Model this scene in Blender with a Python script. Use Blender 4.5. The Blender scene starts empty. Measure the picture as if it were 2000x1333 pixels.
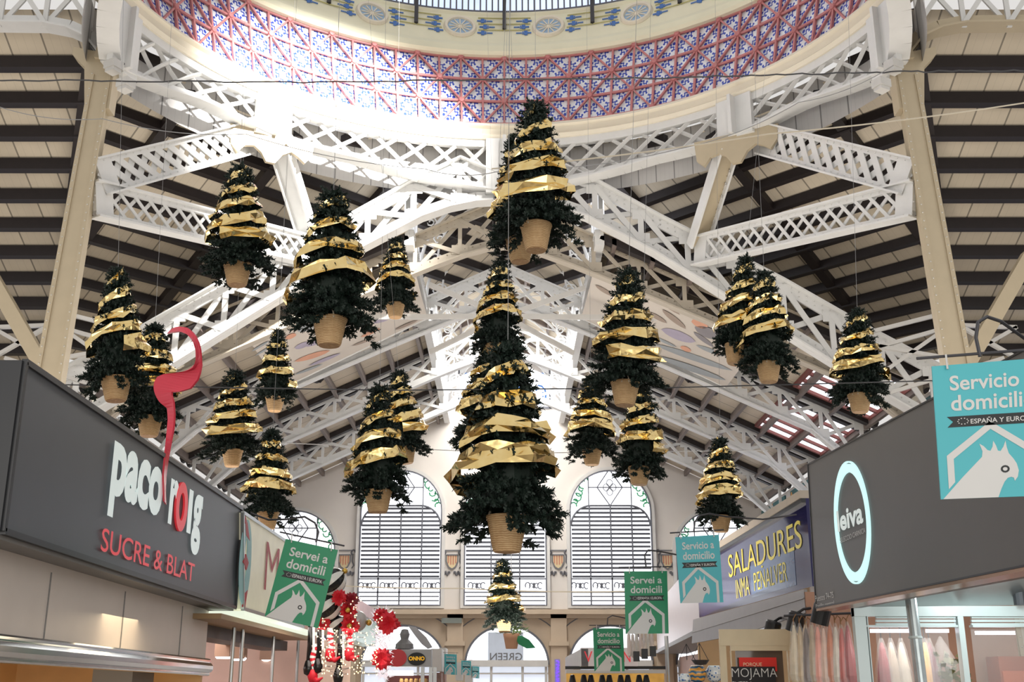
import bpy, bmesh, math, random
from mathutils import Vector, Matrix

# ------------------------------------------------------------------ camera, world, sun
S = bpy.context.scene
COL = S.collection
F = 2200.0                      # focal length in pixels of the 2000 px wide frame
CU, CV = 985.0, 666.5           # principal point
PITCH = math.atan((1345 - CV) / F)
EYE = 1.6
cam = bpy.data.cameras.new('camera')
cam.sensor_width = 36.0
cam.lens = F / 2000 * 36.0
cam.shift_x = 15 / 2000
cam.clip_end = 500
camo = bpy.data.objects.new('camera', cam)
camo.location = (0, 0, EYE)
camo.rotation_euler = (math.pi / 2 + PITCH, 0, 0)
COL.objects.link(camo)
S.camera = camo
S.view_settings.view_transform = 'Standard'
S.view_settings.look = 'None'
S.view_settings.gamma = 1
S.view_settings.exposure = 0.12
S.view_settings.use_curve_mapping = False
S.cycles.use_denoising = True
S.cycles.max_bounces = 8

W = bpy.data.worlds.new('daylight')
S.world = W
W.use_nodes = True
W.node_tree.nodes['Background'].inputs[0].default_value = (1.0, 0.97, 0.94, 1)
W.node_tree.nodes['Background'].inputs[1].default_value = 0.7


def light(name, kind, loc, energy, color=(1, 1, 1), target=None, **kw):
    l = bpy.data.lights.new(name, kind)
    l.energy = energy
    l.color = color
    for k, v in kw.items():
        setattr(l, k, v)
    o = bpy.data.objects.new(name, l)
    o.location = loc
    if target is not None:
        o.rotation_euler = (Vector(target) - Vector(loc)).to_track_quat('-Z', 'Y').to_euler()
    COL.objects.link(o)
    return o


# sunbeam that enters through the dome windows and falls on the far left of the ring
light('sunbeam', 'SPOT', (11, 10, 27), 230000, (1.0, 0.97, 0.93), target=(-4.9, 29.2, 16.7),
      spot_size=math.radians(21), spot_blend=0.75, shadow_soft_size=0.6)
# daylight falling through the roof lantern of the nave
light('lantern_daylight', 'AREA', (0, 47, 15.6), 2600, (1, 0.97, 0.93), target=(0, 47.5, 0), shape='RECTANGLE', size=3.5, size_y=14)

# low sun through the roof lights on to the end wall
light('roof_light_sunbeam', 'SPOT', (11.5, 44, 12.5), 9000, (1, .97, .92), target=(8.2, 55.3, 6.6), spot_size=math.radians(34), spot_blend=.6, shadow_soft_size=.3)
# fill lights added above the two stall rows to brighten the roof boards
for _x in (-8, 8):
    light('stall_roof_lamp', 'AREA', (_x, 24, 3.6), 1150, (1, .93, .84), target=(_x * .9, 24.5, 20), shape='RECTANGLE', size=5, size_y=26)
# soft fill added behind the viewer to brighten the roof and ironwork
light('entrance_daylight', 'AREA', (0, -9, 5.0), 1700, (1, 0.95, 0.88), target=(0, 24, 11), shape='RECTANGLE', size=26, size_y=9)

# ------------------------------------------------------------------ helpers
R = random.Random(7)


def P(u, v, Y=None, Z=None, X=None):
    """The place on the plane Y (or height Z above the floor) that lies along direction (u, v)."""
    w = (v - CV) / F
    d = Vector(((u - CU) / F, math.cos(PITCH) + w * math.sin(PITCH), math.sin(PITCH) - w * math.cos(PITCH)))
    if Y is not None:
        k = Y / d.y
    elif Z is not None:
        k = (Z - EYE) / d.z
    else:
        k = X / d.x
    return Vector((0, 0, EYE)) + d * k


def V(*a):
    return Vector(a)


class MB:
    def __init__(s):
        s.v, s.f, s.uv = [], [], None

    def add(s, vs, fs):
        n = len(s.v)
        s.v += [tuple(p) for p in vs]
        s.f += [tuple(n + i for i in f) for f in fs]
        return s

    def quad(s, a, b, c, d):
        return s.add([a, b, c, d], [(0, 1, 2, 3)])

    def box(s, c, sx, sy, sz, rz=0):
        c = Vector(c)
        m = Matrix.Rotation(rz, 3, 'Z')
        vs = [c + m @ Vector((x * sx / 2, y * sy / 2, z * sz / 2)) for x in (-1, 1) for y in (-1, 1) for z in (-1, 1)]
        return s.add(vs, [(0, 1, 3, 2), (4, 6, 7, 5), (0, 4, 5, 1), (2, 3, 7, 6), (0, 2, 6, 4), (1, 5, 7, 3)])

    def bar(s, a, b, w, h, up=(0, 0, 1), w2=None, h2=None):
        """a beam from a to b, h along up, w across"""
        a, b = Vector(a), Vector(b)
        d = (b - a)
        if d.length < 1e-6:
            return s
        d.normalize()
        up = Vector(up)
        x = d.cross(up)
        if x.length < 1e-4:
            x = d.cross(Vector((1, 0, 0)))
        x.normalize()
        y = x.cross(d)
        w2 = w if w2 is None else w2
        h2 = h if h2 is None else h2
        vs = []
        for p, ww, hh in ((a, w, h), (b, w2, h2)):
            vs += [p + x * (i * ww / 2) + y * (j * hh / 2) for i, j in ((-1, -1), (1, -1), (1, 1), (-1, 1))]
        return s.add(vs, [(0, 3, 2, 1), (4, 5, 6, 7), (0, 1, 5, 4), (1, 2, 6, 5), (2, 3, 7, 6), (3, 0, 4, 7)])

    def tube(s, pts, r, n=6, cap=True):
        pts = [Vector(p) for p in pts]
        rings = []
        x = None
        for i, p in enumerate(pts):
            t = (pts[min(i + 1, len(pts) - 1)] - pts[max(i - 1, 0)])
            t.normalize()
            if x is None:
                x = t.cross(Vector((0.3, 0.2, 1)) if abs(t.z) < .9 else Vector((1, 0, 0)))
            x = (x - t * x.dot(t)).normalized()
            y = t.cross(x)
            rr = r[i] if isinstance(r, (list, tuple)) else r
            rings.append([p + (x * math.cos(a) + y * math.sin(a)) * rr for a in [2 * math.pi * k / n for k in range(n)]])
        vs = [p for q in rings for p in q]
        fs = []
        for i in range(len(pts) - 1):
            for k in range(n):
                fs.append((i * n + k, i * n + (k + 1) % n, (i + 1) * n + (k + 1) % n, (i + 1) * n + k))
        if cap:
            fs.append(tuple(range(n))[::-1])
            fs.append(tuple((len(pts) - 1) * n + k for k in range(n)))
        return s.add(vs, fs)

    def lathe(s, prof, c=(0, 0, 0), n=24, a0=0.0, a1=2 * math.pi, axis=None):
        """profile of (r, z) turned about a vertical axis through c"""
        c = Vector(c)
        full = abs(a1 - a0 - 2 * math.pi) < 1e-6
        m = n if full else n + 1
        vs = []
        for r, z in prof:
            for k in range(m):
                a = a0 + (a1 - a0) * k / n
                p = Vector((r * math.cos(a), r * math.sin(a), z))
                vs.append(c + (axis @ p if axis is not None else p))
        fs = []
        for i in range(len(prof) - 1):
            for k in range(n):
                j = (k + 1) % m
                fs.append((i * m + k, i * m + j, (i + 1) * m + j, (i + 1) * m + k))
        return s.add(vs, fs)

    def prism(s, poly, fr, d0, d1):
        """a 2-D outline on frame fr given depth from d0 to d1"""
        n = len(poly)
        vs = [fr(x, y, d0) for x, y in poly] + [fr(x, y, d1) for x, y in poly]
        fs = [tuple(range(n))[::-1], tuple(range(n, 2 * n))]
        fs += [(i, (i + 1) % n, n + (i + 1) % n, n + i) for i in range(n)]
        return s.add(vs, fs)

    def build(s, name, mat, parent=None, smooth=False):
        me = bpy.data.meshes.new(name)
        me.from_pydata(s.v, [], s.f)
        if s.uv:
            l = me.uv_layers.new(name='UVMap')
            for lp in me.loops:
                l.data[lp.index].uv = s.uv[lp.vertex_index]
        bm = bmesh.new()
        bm.from_mesh(me)
        bmesh.ops.recalc_face_normals(bm, faces=bm.faces)
        bm.to_mesh(me)
        bm.free()
        if smooth:
            for p in me.polygons:
                p.use_smooth = True
        me.materials.append(mat)
        o = bpy.data.objects.new(name, me)
        COL.objects.link(o)
        if parent is not None:
            o.parent = parent
            o.matrix_parent_inverse = Matrix.Translation(-parent.location) if parent.type == 'EMPTY' and parent.rotation_euler[2] == 0 else Matrix.Identity(4)
        return o


def tag(o, label, cat, group=None):
    o['label'] = label
    o['category'] = cat
    if group:
        o['group'] = group
    return o


N_OF = {'trim': 0, 'window': 5, 'door': 5}
WALLS = {'wall_end': 'wall_back', 'wall_arcade': 'wall_back', 'wall_nave_left': 'wall_left', 'wall_nave_right': 'wall_right', 'wall_transept_left': 'wall_left',
         'wall_transept_right': 'wall_right', 'wall_ring_boarding': 'wall_upper', 'wall_dome_drum': 'wall_upper'}


def struct(o):
    o['kind'] = 'structure'
    if o.parent is None:
        n = o.name.split('.')[0]
        h = n.split('_')[0]
        if n in WALLS:
            o.name = WALLS[n]
        elif h == 'ceiling':
            o.name = 'ceiling'
        elif h in N_OF and not n[-1].isdigit():
            N_OF[h] += 1
            o.name = '%s_%d' % (h, N_OF[h])
    return o


def thing(name, label, cat, loc=(0, 0, 0), group=None):
    o = bpy.data.objects.new(name, None)
    o.empty_display_size = .1
    o.location = loc
    COL.objects.link(o)
    return tag(o, label, cat, group)


def copy_tree(o, parent=None):
    c = o.copy()
    COL.objects.link(c)
    if parent is not None:
        c.parent = parent
        c.matrix_parent_inverse = o.matrix_parent_inverse.copy()
    for ch in list(o.children):
        copy_tree(ch, c)
    return c


# ------------------------------------------------------------------ materials
class NT:
    """a little expression writer for node materials"""
    def __init__(s, name):
        s.m = bpy.data.materials.new(name)
        s.m.use_nodes = True
        s.t = s.m.node_tree
        s.b = s.t.nodes['Principled BSDF']

    def n(s, typ, **kw):
        x = s.t.nodes.new(typ)
        for k, v in kw.items():
            setattr(x, k, v)
        return x

    def put(s, sock, v):
        if hasattr(v, 'links'):
            s.t.links.new(v, sock)
        else:
            sock.default_value = v

    def math(s, op, a, b=0.0, c=None):
        x = s.n('ShaderNodeMath', operation=op)
        s.put(x.inputs[0], a)
        s.put(x.inputs[1], b)
        if c is not None:
            s.put(x.inputs[2], c)
        return x.outputs[0]

    def mix(s, fac, a, b):
        x = s.n('ShaderNodeMix', data_type='RGBA')
        s.put(x.inputs[0], fac)
        s.put(x.inputs[6], a)
        s.put(x.inputs[7], b)
        return x.outputs[2]

    def noise(s, vec, scale, detail=3, rough=.5):
        x = s.n('ShaderNodeTexNoise')
        if vec is not None:
            s.put(x.inputs['Vector'], vec)
        x.inputs['Scale'].default_value = scale
        x.inputs['Detail'].default_value = detail
        x.inputs['Roughness'].default_value = rough
        return x.outputs[0]

    def coord(s, what='Object'):
        return s.n('ShaderNodeTexCoord').outputs[what]

    def sep(s, vec):
        x = s.n('ShaderNodeSeparateXYZ')
        s.put(x.inputs[0], vec)
        return x.outputs

    def scaled(s, vec, sc, rot=(0, 0, 0)):
        x = s.n('ShaderNodeMapping')
        s.put(x.inputs[0], vec)
        x.inputs['Scale'].default_value = sc
        x.inputs['Rotation'].default_value = rot
        return x.outputs[0]

    def bump(s, h, strength=.3, dist=.02):
        x = s.n('ShaderNodeBump')
        s.put(x.inputs['Height'], h)
        x.inputs['Strength'].default_value = strength
        x.inputs['Distance'].default_value = dist
        s.t.links.new(x.outputs[0], s.b.inputs['Normal'])

    def color(s, c):
        s.put(s.b.inputs['Base Color'], c)


def rgb(r, g, b):
    def l(x):
        x /= 255
        return x / 12.92 if x <= .04045 else ((x + .055) / 1.055) ** 2.4
    return (l(r), l(g), l(b), 1)


def mul(c, k):
    return (c[0] * k, c[1] * k, c[2] * k, 1)


def mat(name, c, rough=.5, metal=0.0, var=.12, scale=3.0, bump=0.0, bscale=30, emit=0.0, spec=None):
    m = NT(name)
    f = m.noise(m.coord(), scale, 4)
    m.color(m.mix(f, mul(c, 1 - var), mul(c, 1 + var)))
    m.b.inputs['Roughness'].default_value = rough
    m.b.inputs['Metallic'].default_value = metal
    if spec is not None:
        m.b.inputs['Specular IOR Level'].default_value = spec
    if bump:
        m.bump(m.noise(m.coord(), bscale, 4), bump)
    if emit:
        m.b.inputs['Emission Color'].default_value = c
        m.b.inputs['Emission Strength'].default_value = emit
    return m.m


def planks(name, c, axis, width=.35, var=.12):
    """boards: thin dark joints across the chosen object axis (0 x, 1 y, or a direction)"""
    m = NT(name)
    co = m.coord()
    x, y, z = m.sep(co)[:3]
    q = m.math('ADD', m.math('MULTIPLY', x, axis[0]), m.math('MULTIPLY', y, axis[1]))
    q = m.math('DIVIDE', q, width)
    fr = m.math('FRACT', q)
    joint = m.math('LESS_THAN', fr, .05)
    fine = m.math('LESS_THAN', m.math('FRACT', m.math('MULTIPLY', q, 4)), .05)
    fl = m.n('ShaderNodeTexWhiteNoise', noise_dimensions='1D')
    m.put(fl.inputs['W'], m.math('FLOOR', q))
    g = m.noise(co, 1.2, 4)
    base = m.mix(g, mul(c, 1 - var), mul(c, 1 + var))
    base = m.mix(m.math('MULTIPLY', fl.outputs[0], .25), base, mul(c, .75))
    base = m.mix(m.math('MULTIPLY', fine, .22), base, mul(c, .4))
    base = m.mix(m.math('MULTIPLY', joint, .75), base, mul(c, .18))
    m.color(base)
    m.b.inputs['Roughness'].default_value = .6
    return m.m


M = {}
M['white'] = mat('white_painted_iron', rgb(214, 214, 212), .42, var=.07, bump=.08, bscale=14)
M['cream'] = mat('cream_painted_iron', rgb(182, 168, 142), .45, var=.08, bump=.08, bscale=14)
M['taupe_iron'] = mat('taupe_painted_iron', rgb(176, 166, 150), .45, var=.1, bump=.08, bscale=14)
M['grey_white'] = mat('grey_white_iron', rgb(200, 198, 194), .45, var=.1, bump=.08, bscale=14)
M['rivet'] = mat('painted_rivets', rgb(205, 203, 196), .4)
M['dark_wood'] = mat('dark_stained_timber', rgb(31, 23, 23), .55, var=.35, scale=5)
M['red_iron'] = mat('red_oxide_iron', rgb(186, 118, 118), .5, var=.2, scale=1.2)
M['plaster'] = mat('cream_plaster', rgb(222, 214, 196), .7, var=.06, scale=1)
M['pale_plaster'] = mat('pale_yellow_plaster', rgb(226, 222, 196), .7, var=.08, scale=1.2)
M['wall'] = mat('grey_stone_plaster', rgb(206, 200, 193), .8, var=.07, scale=.8)
M['stone'] = mat('sandstone', rgb(186, 168, 146), .8, var=.14, scale=1.5, bump=.1)
M['wire'] = mat('steel_wire', rgb(150, 150, 150), .5, .4)
M['dark_wire'] = mat('dark_cable', rgb(60, 60, 62), .5)
M['dark_metal'] = mat('dark_steel', rgb(70, 70, 74), .45, .5)
M['frame'] = mat('window_leading', rgb(96, 98, 106), .5)
M['slat'] = mat('grey_louvre', rgb(70, 72, 80), .5)
M['floor'] = mat('grey_floor', rgb(150, 142, 134), .4, var=.1)
M['black'] = mat('black_satin', rgb(18, 18, 20), .4)


def glow(name, c, e, var=0.0, scale=2):
    m = NT(name)
    m.color((0, 0, 0, 1))
    if var:
        f = m.noise(m.coord(), scale, 3)
        m.put(m.b.inputs['Emission Color'], m.mix(f, mul(c, 1 - var), c))
    else:
        m.b.inputs['Emission Color'].default_value = c
    m.b.inputs['Emission Strength'].default_value = e
    return m.m


M['daylight'] = glow('daylit_glass', rgb(246, 248, 255), 2.2)
M['blue_glass'] = glow('daylit_blue_glass', rgb(196, 210, 244), 1.7, .35, 1)
CREAMWOOD = rgb(204, 192, 172)
M['planks_x'] = planks('roof_boards_a', CREAMWOOD, (1, 0), .9)
M['planks_y'] = planks('roof_boards_b', CREAMWOOD, (0, 1), .9)
M['planks_l'] = planks('roof_boards_c', CREAMWOOD, (.707, .707), .9)
M['planks_r'] = planks('roof_boards_d', CREAMWOOD, (.707, -.707), .9)
M['boards'] = planks('grey_boarding', rgb(190, 188, 186), (1, 0), .5)
# ------------------------------------------------------------------ tile band material
def tile_material():
    m = NT('blue_white_tiles')
    uv = m.n('ShaderNodeUVMap').outputs[0]
    u, v, _ = m.sep(uv)[:3]
    p = m.math('MULTIPLY', m.math('ADD', u, v), .5)
    q = m.math('MULTIPLY', m.math('SUBTRACT', u, v), .5)
    a = m.math('ABSOLUTE', m.math('SUBTRACT', m.math('FRACT', p), .5))
    b = m.math('ABSOLUTE', m.math('SUBTRACT', m.math('FRACT', q), .5))
    mx = m.math('MAXIMUM', a, b)
    mn = m.math('MINIMUM', a, b)
    wob = m.math('MULTIPLY', m.math('SINE', m.math('MULTIPLY', mn, 50)), .03)
    band = m.math('LESS_THAN', m.math('ABSOLUTE', m.math('SUBTRACT', m.math('ADD', mx, wob), .37)), .028)

    def dot(x, y, r):
        dx = m.math('SUBTRACT', mx, x)
        dy = m.math('SUBTRACT', mn, y)
        d = m.math('SQRT', m.math('ADD', m.math('MULTIPLY', dx, dx), m.math('MULTIPLY', dy, dy)))
        return m.math('LESS_THAN', d, r)
    blue = m.math('MAXIMUM', band, m.math('MAXIMUM', dot(.26, .09, .05), m.math('MAXIMUM', dot(.24, .21, .04), dot(.445, .2, .035))))
    pale = m.math('LESS_THAN', m.math('ABSOLUTE', m.math('SUBTRACT', mx, m.math('ADD', .3, m.math('MULTIPLY', m.math('SINE', m.math('MULTIPLY', mn, 70)), .05)))), .02)
    base = m.mix(m.math('MULTIPLY', pale, .55), rgb(226, 230, 236), rgb(90, 128, 190))
    m.color(m.mix(blue, base, rgb(48, 72, 176)))
    m.b.inputs['Roughness'].default_value = .25
    return m.m


M['tiles'] = tile_material()

# ------------------------------------------------------------------ dome ring, tiled band, medallion band
RC = Vector((0, 21.1, 0))       # axis of the dome
RTOP, RR = 17.47, 9.78
PHI = [(-180, 15.8), (-107, 15.8), (-90, 16.35), (-73, 15.8), (-56, 16.4), (-52, 16.43), (-42, 16.29), (-26.5, 16.31), (0, 15.74)]
PHI = PHI + [(-a, z) for a, z in PHI[-2::-1]]


def ringpt(phi, r, z):
    if abs(phi) > 74:
        r *= 1 - .0085 * (abs(phi) - 74)
    a = math.radians(90 - phi)
    return RC + Vector((r * math.cos(a), r * math.sin(a), z))


def ring_low(phi):
    for (a, z), (b, y) in zip(PHI, PHI[1:]):
        if a <= phi <= b:
            return z + (y - z) * (phi - a) / (b - a)
    return 15.8


ring = thing('ring_girder', 'white riveted lattice ring girder carrying the dome', 'girder', RC)
posts = [-107, -73, -42, 0, 42, 73, 107]
mtop, mbot, mpost = MB(), MB(), MB()
for k in range(-120, 120, 3):
    z0, z1 = ring_low(k), ring_low(k + 3)
    mtop.bar(ringpt(k, RR, RTOP - .12), ringpt(k + 3, RR, RTOP - .12), .2, .24)
    mbot.bar(ringpt(k, RR, z0 + .12), ringpt(k + 3, RR, z1 + .12), .1, .24)
    mbot.bar(ringpt(k, RR, z0 + .02), ringpt(k + 3, RR, z1 + .02), .5, .05)
mtop.build('upper_chord', M['white'], ring)
mbot.build('lower_chord', M['white'], ring)
lat = MB()
for a, b in zip(posts, posts[1:]):
    n = max(3, int(round(math.radians(b - a) * RR / .86)))
    st = (b - a) / n
    dz = 1.35 / RR * 57.3
    k0 = -int(dz / st) - 1
    for k in range(k0, n + 1):
        for s_ in (0, 1):
            a0 = a + k * st
            pts = []
            for t in (0, .25, .5, .75, 1):
                x = a0 + dz * t
                if a <= x <= b:
                    xx = x if s_ == 0 else a + b - x
                    lo = ring_low(xx)
                    pts.append(ringpt(xx, RR + (.04 if s_ else -.04), lo + .1 + (RTOP - lo - .2) * t))
            for p, q in zip(pts, pts[1:]):
                lat.bar(p, q, .05, .11, up=(p - RC).cross(q - p))
lat.build('lattice', M['white'], ring)
for a in posts:
    pm = MB()
    for da in (-1.75, 1.75):
        w = 3.0
        p0, p1 = ringpt(a + da - w / 2, RR - .12, 0), ringpt(a + da + w / 2, RR - .12, 0)
        c = (p0 + p1) / 2
        lo = ring_low(a) - .05
        rz = math.radians(-(a + da))
        pm.box((c.x, c.y, (lo + RTOP) / 2), w / 57.3 * RR, .16, RTOP - lo, rz)
    pc = ringpt(a, RR - .3, 0)
    pm.box((pc.x, pc.y, (ring_low(a) + RTOP) / 2), .1, .3, RTOP - ring_low(a), math.radians(-a))
    pm.build('post_plate', M['white'], ring)

corn = MB().lathe([(10.15, 17.45), (9.62, 17.46), (9.55, 17.56), (9.66, 17.66), (9.62, 17.8), (9.52, 17.86), (9.56, 17.95), (9.8, 18.02), (9.86, 18.12), (10.03, 18.15)], RC, 96, math.radians(-20), math.radians(200))
struct(corn.build('trim_dome_cornice', M['plaster'], smooth=False))
bw = MB()
for k in range(-110, 110, 2):
    q = []
    for a in (k, k + 2):
        p = ringpt(a, 10.45, 0)
        lo = 15.95
        q += [ringpt(a, 10.45, lo), ringpt(a, 10.45, 17.5)]
    bw.quad(q[0], q[2], q[3], q[1])
struct(bw.build('wall_ring_boarding', M['boards']))

# tiled band: NT_ columns, three rows, iron ribs on the tile joints and one diagonal per cell
NCOL, A0, A1 = 96, -20, 200
band = MB()
band.uv = []
TB = ((10.03, 18.15), (10.72, 20.84))


def tb(i, j, off=0.0):
    """column i (0 at the middle of the far side), rail j 0..3 from the bottom"""
    r = TB[0][0] + (TB[1][0] - TB[0][0]) * j / 3 - off
    z = TB[0][1] + (TB[1][1] - TB[0][1]) * j / 3
    return ringpt(i * 360 / NCOL, r, z)


I0, I1 = -29, 29
for i in range(I0, I1):
    for j in range(3):
        n = len(band.v)
        band.add([tb(i, j), tb(i + 1, j), tb(i + 1, j + 1), tb(i, j + 1)], [(0, 1, 2, 3)])
        band.uv += [(i + 100, j), (i + 101, j), (i + 101, j + 1), (i + 100, j + 1)]
tband = thing('tile_band', 'blue and white tiled band of the dome drum with red iron ribs', 'tiled band', RC)
band.build('tile_panel', M['tiles'], tband)
rb = MB()
bos = MB()
for i in range(I0, I1 + 1):
    rb.bar(tb(i, 0, .06), tb(i, 3, .06), .06, .08, up=ringpt(i * 360 / NCOL, 1, 0) - RC)
    for j in range(4):
        if i < I1:
            rb.bar(tb(i, j, .06), tb(i + 1, j, .06), .07, .07)
        if (i + j) % 2 == 1:
            c = tb(i, j, .12)
            n = (RC - c)
            n.z = 0
            n.normalize()
            ax = n.to_track_quat('Z', 'Y').to_matrix()
            bos.lathe([(0.0, .05), (.08, .04), (.1, 0), (.1, -.05)], c, 8, axis=ax)
    if i < I1:
        for j in range(3):
            p, q = ((i, j), (i + 1, j + 1)) if (i + j) % 2 == 1 else ((i + 1, j), (i, j + 1))
            p, q = tb(*p, .07), tb(*q, .07)
            rb.bar(p, q, .055, .08, up=RC + Vector((0, 0, p.z)) - p)
rb.add(bos.v, bos.f).build('rib_lattice', M['red_iron'], tband)

dome = MB().lathe([(10.72, 20.84), (10.5, 20.88), (10.46, 21.0), (10.55, 21.06), (10.62, 21.3), (10.78, 21.5), (11.1, 22.26), (11.34, 22.85), (11.3, 22.95), (11.34, 23.0), (11.57, 23.02)], RC, 120, math.radians(-20), math.radians(200))
struct(dome.build('wall_dome_drum', M['pale_plaster'], smooth=False))
M['roundel'] = mat('blue_glazed_rosette', rgb(150, 178, 206), .3, var=.2, scale=9)
M['blue_paint'] = mat('blue_ornament', rgb(66, 110, 178), .4, var=.3, scale=14)
M['ochre_paint'] = mat('ochre_line', rgb(176, 170, 112), .6)
MEDALS = ['first on the bakery side', 'second on the bakery side', 'third on the bakery side', 'fourth on the bakery side', 'beside the sunlit patch', 'just before the big fir tip', 'just past the big fir tip', 'second past the big fir tip', 'third past the big fir tip', 'third from the shaded end', 'second from the shaded end', 'last at the shaded end']
for k in range(-6, 6):
    phi = 7.5 + 15 * k
    c = ringpt(phi, 11.06, 22.2)
    inn = RC + Vector((0, 0, c.z + 4.2)) - c
    inn.normalize()
    ax = inn.to_track_quat('Z', 'X').to_matrix()
    where = ['', ''][0]
    t = thing('dome_medallion', 'round blue rosette medallion in the pale dome band, ' + MEDALS[k + 6], 'medallion', c, 'medallions round the dome drum')
    MB().lathe([(0, .03), (.4, .03)], c, 32, axis=ax).build('rosette', M['roundel'], t)
    MB().lathe([(.4, .02), (.42, .1), (.5, .11), (.54, .03), (.54, -.05)], c, 32, axis=ax).build('rim', M['plaster'], t)
    pet = MB()
    for i in range(12):
        a = i * math.pi / 6
        d = ax @ Vector((math.cos(a), math.sin(a), 0))
        pet.bar(c + d * .09 + inn * .045, c + d * .36 + inn * .045, .035, .03, up=inn)
    pet.lathe([(0, .09), (.07, .06), (.1, .03)], c, 10, axis=ax)
    pet.build('petal_pattern', M['plaster'], t)
    for i in range(16):
        pass
    # painted spikes between the medallions
    sp = MB()
    ln = MB()
    for dz in (-.42, 0, .42):
        for sg in (-1, 1):
            off = 3.6 if dz else 4.0
            def at(dp, e, lift=.03):
                h = 22.26 + dz * .72 + e
                rr = 10.78 + (h - 21.5) * (11.42 - 10.78) / (23.05 - 21.5)
                return ringpt(phi + sg * dp, rr - lift, h)
            for a, b, w in ((off, off + .55, .16), (off + .6, off + .85, .1), (off + .9, off + 1.9, .035), (off - .7, off, .05)):
                sp.bar(at(a, 0), at(b, 0), .02, w, up=(0, 0, 1))
            sp.bar(at(off + .2, -.1), at(off + .2, .1), .02, .1, up=(1, 0, 0))
            for e in (.15,):
                ln.bar(at(3.1, e), at(7.4, e), .02, .03, up=(0, 0, 1))
    sp.build('painted_pattern', M['blue_paint'], t)
    ln.build('line_pattern', M['ochre_paint'], t)
# glazed drum above
gd = MB().lathe([(11.5, 23.05), (11.5, 26.5)], RC, 120, math.radians(20), math.radians(160))
struct(gd.build('window_dome_glass', M['blue_glass']))
gs = MB()
for k in range(-70, 71):
    gs.bar(ringpt(k, 11.4, 23.0), ringpt(k, 11.4, 26.5), .05, .05, up=(1, 0, 0))
for z in (23.04,):
    for k in range(-70, 70, 2):
        gs.bar(ringpt(k, 11.4, z), ringpt(k + 2, 11.4, z), .08, .08)
struct(gs.build('trim_dome_glazing_bars', M['frame']))
for k in range(-3, 4):
    b = MB()
    b.bar(ringpt(15 * k, 11.0, 22.15), ringpt(15 * k, 11.0, 24.6), .12, .12, up=(1, 0, 0))
    o = b.build('tie_rod', M['dark_metal'])
    tag(o, ['first', 'second', 'third', 'middle', 'fifth', 'sixth', 'last'][k + 3] + ' grey iron strut below the dome glass, from the sunlit side', 'strut', 'iron struts of the dome drum')

# ------------------------------------------------------------------ columns and braces of the crossing
def rivet_line(mb, a, b, n, nrm, r=.022):
    a, b, nrm = Vector(a), Vector(b), Vector(nrm).normalized()
    ax = nrm.to_track_quat('Z', 'Y').to_matrix()
    k = max(2, int((b - a).length / n))
    for i in range(k + 1):
        mb.lathe([(r * .4, r * .7), (r, 0)], a + (b - a) * i / k, 5, axis=ax)


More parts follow.
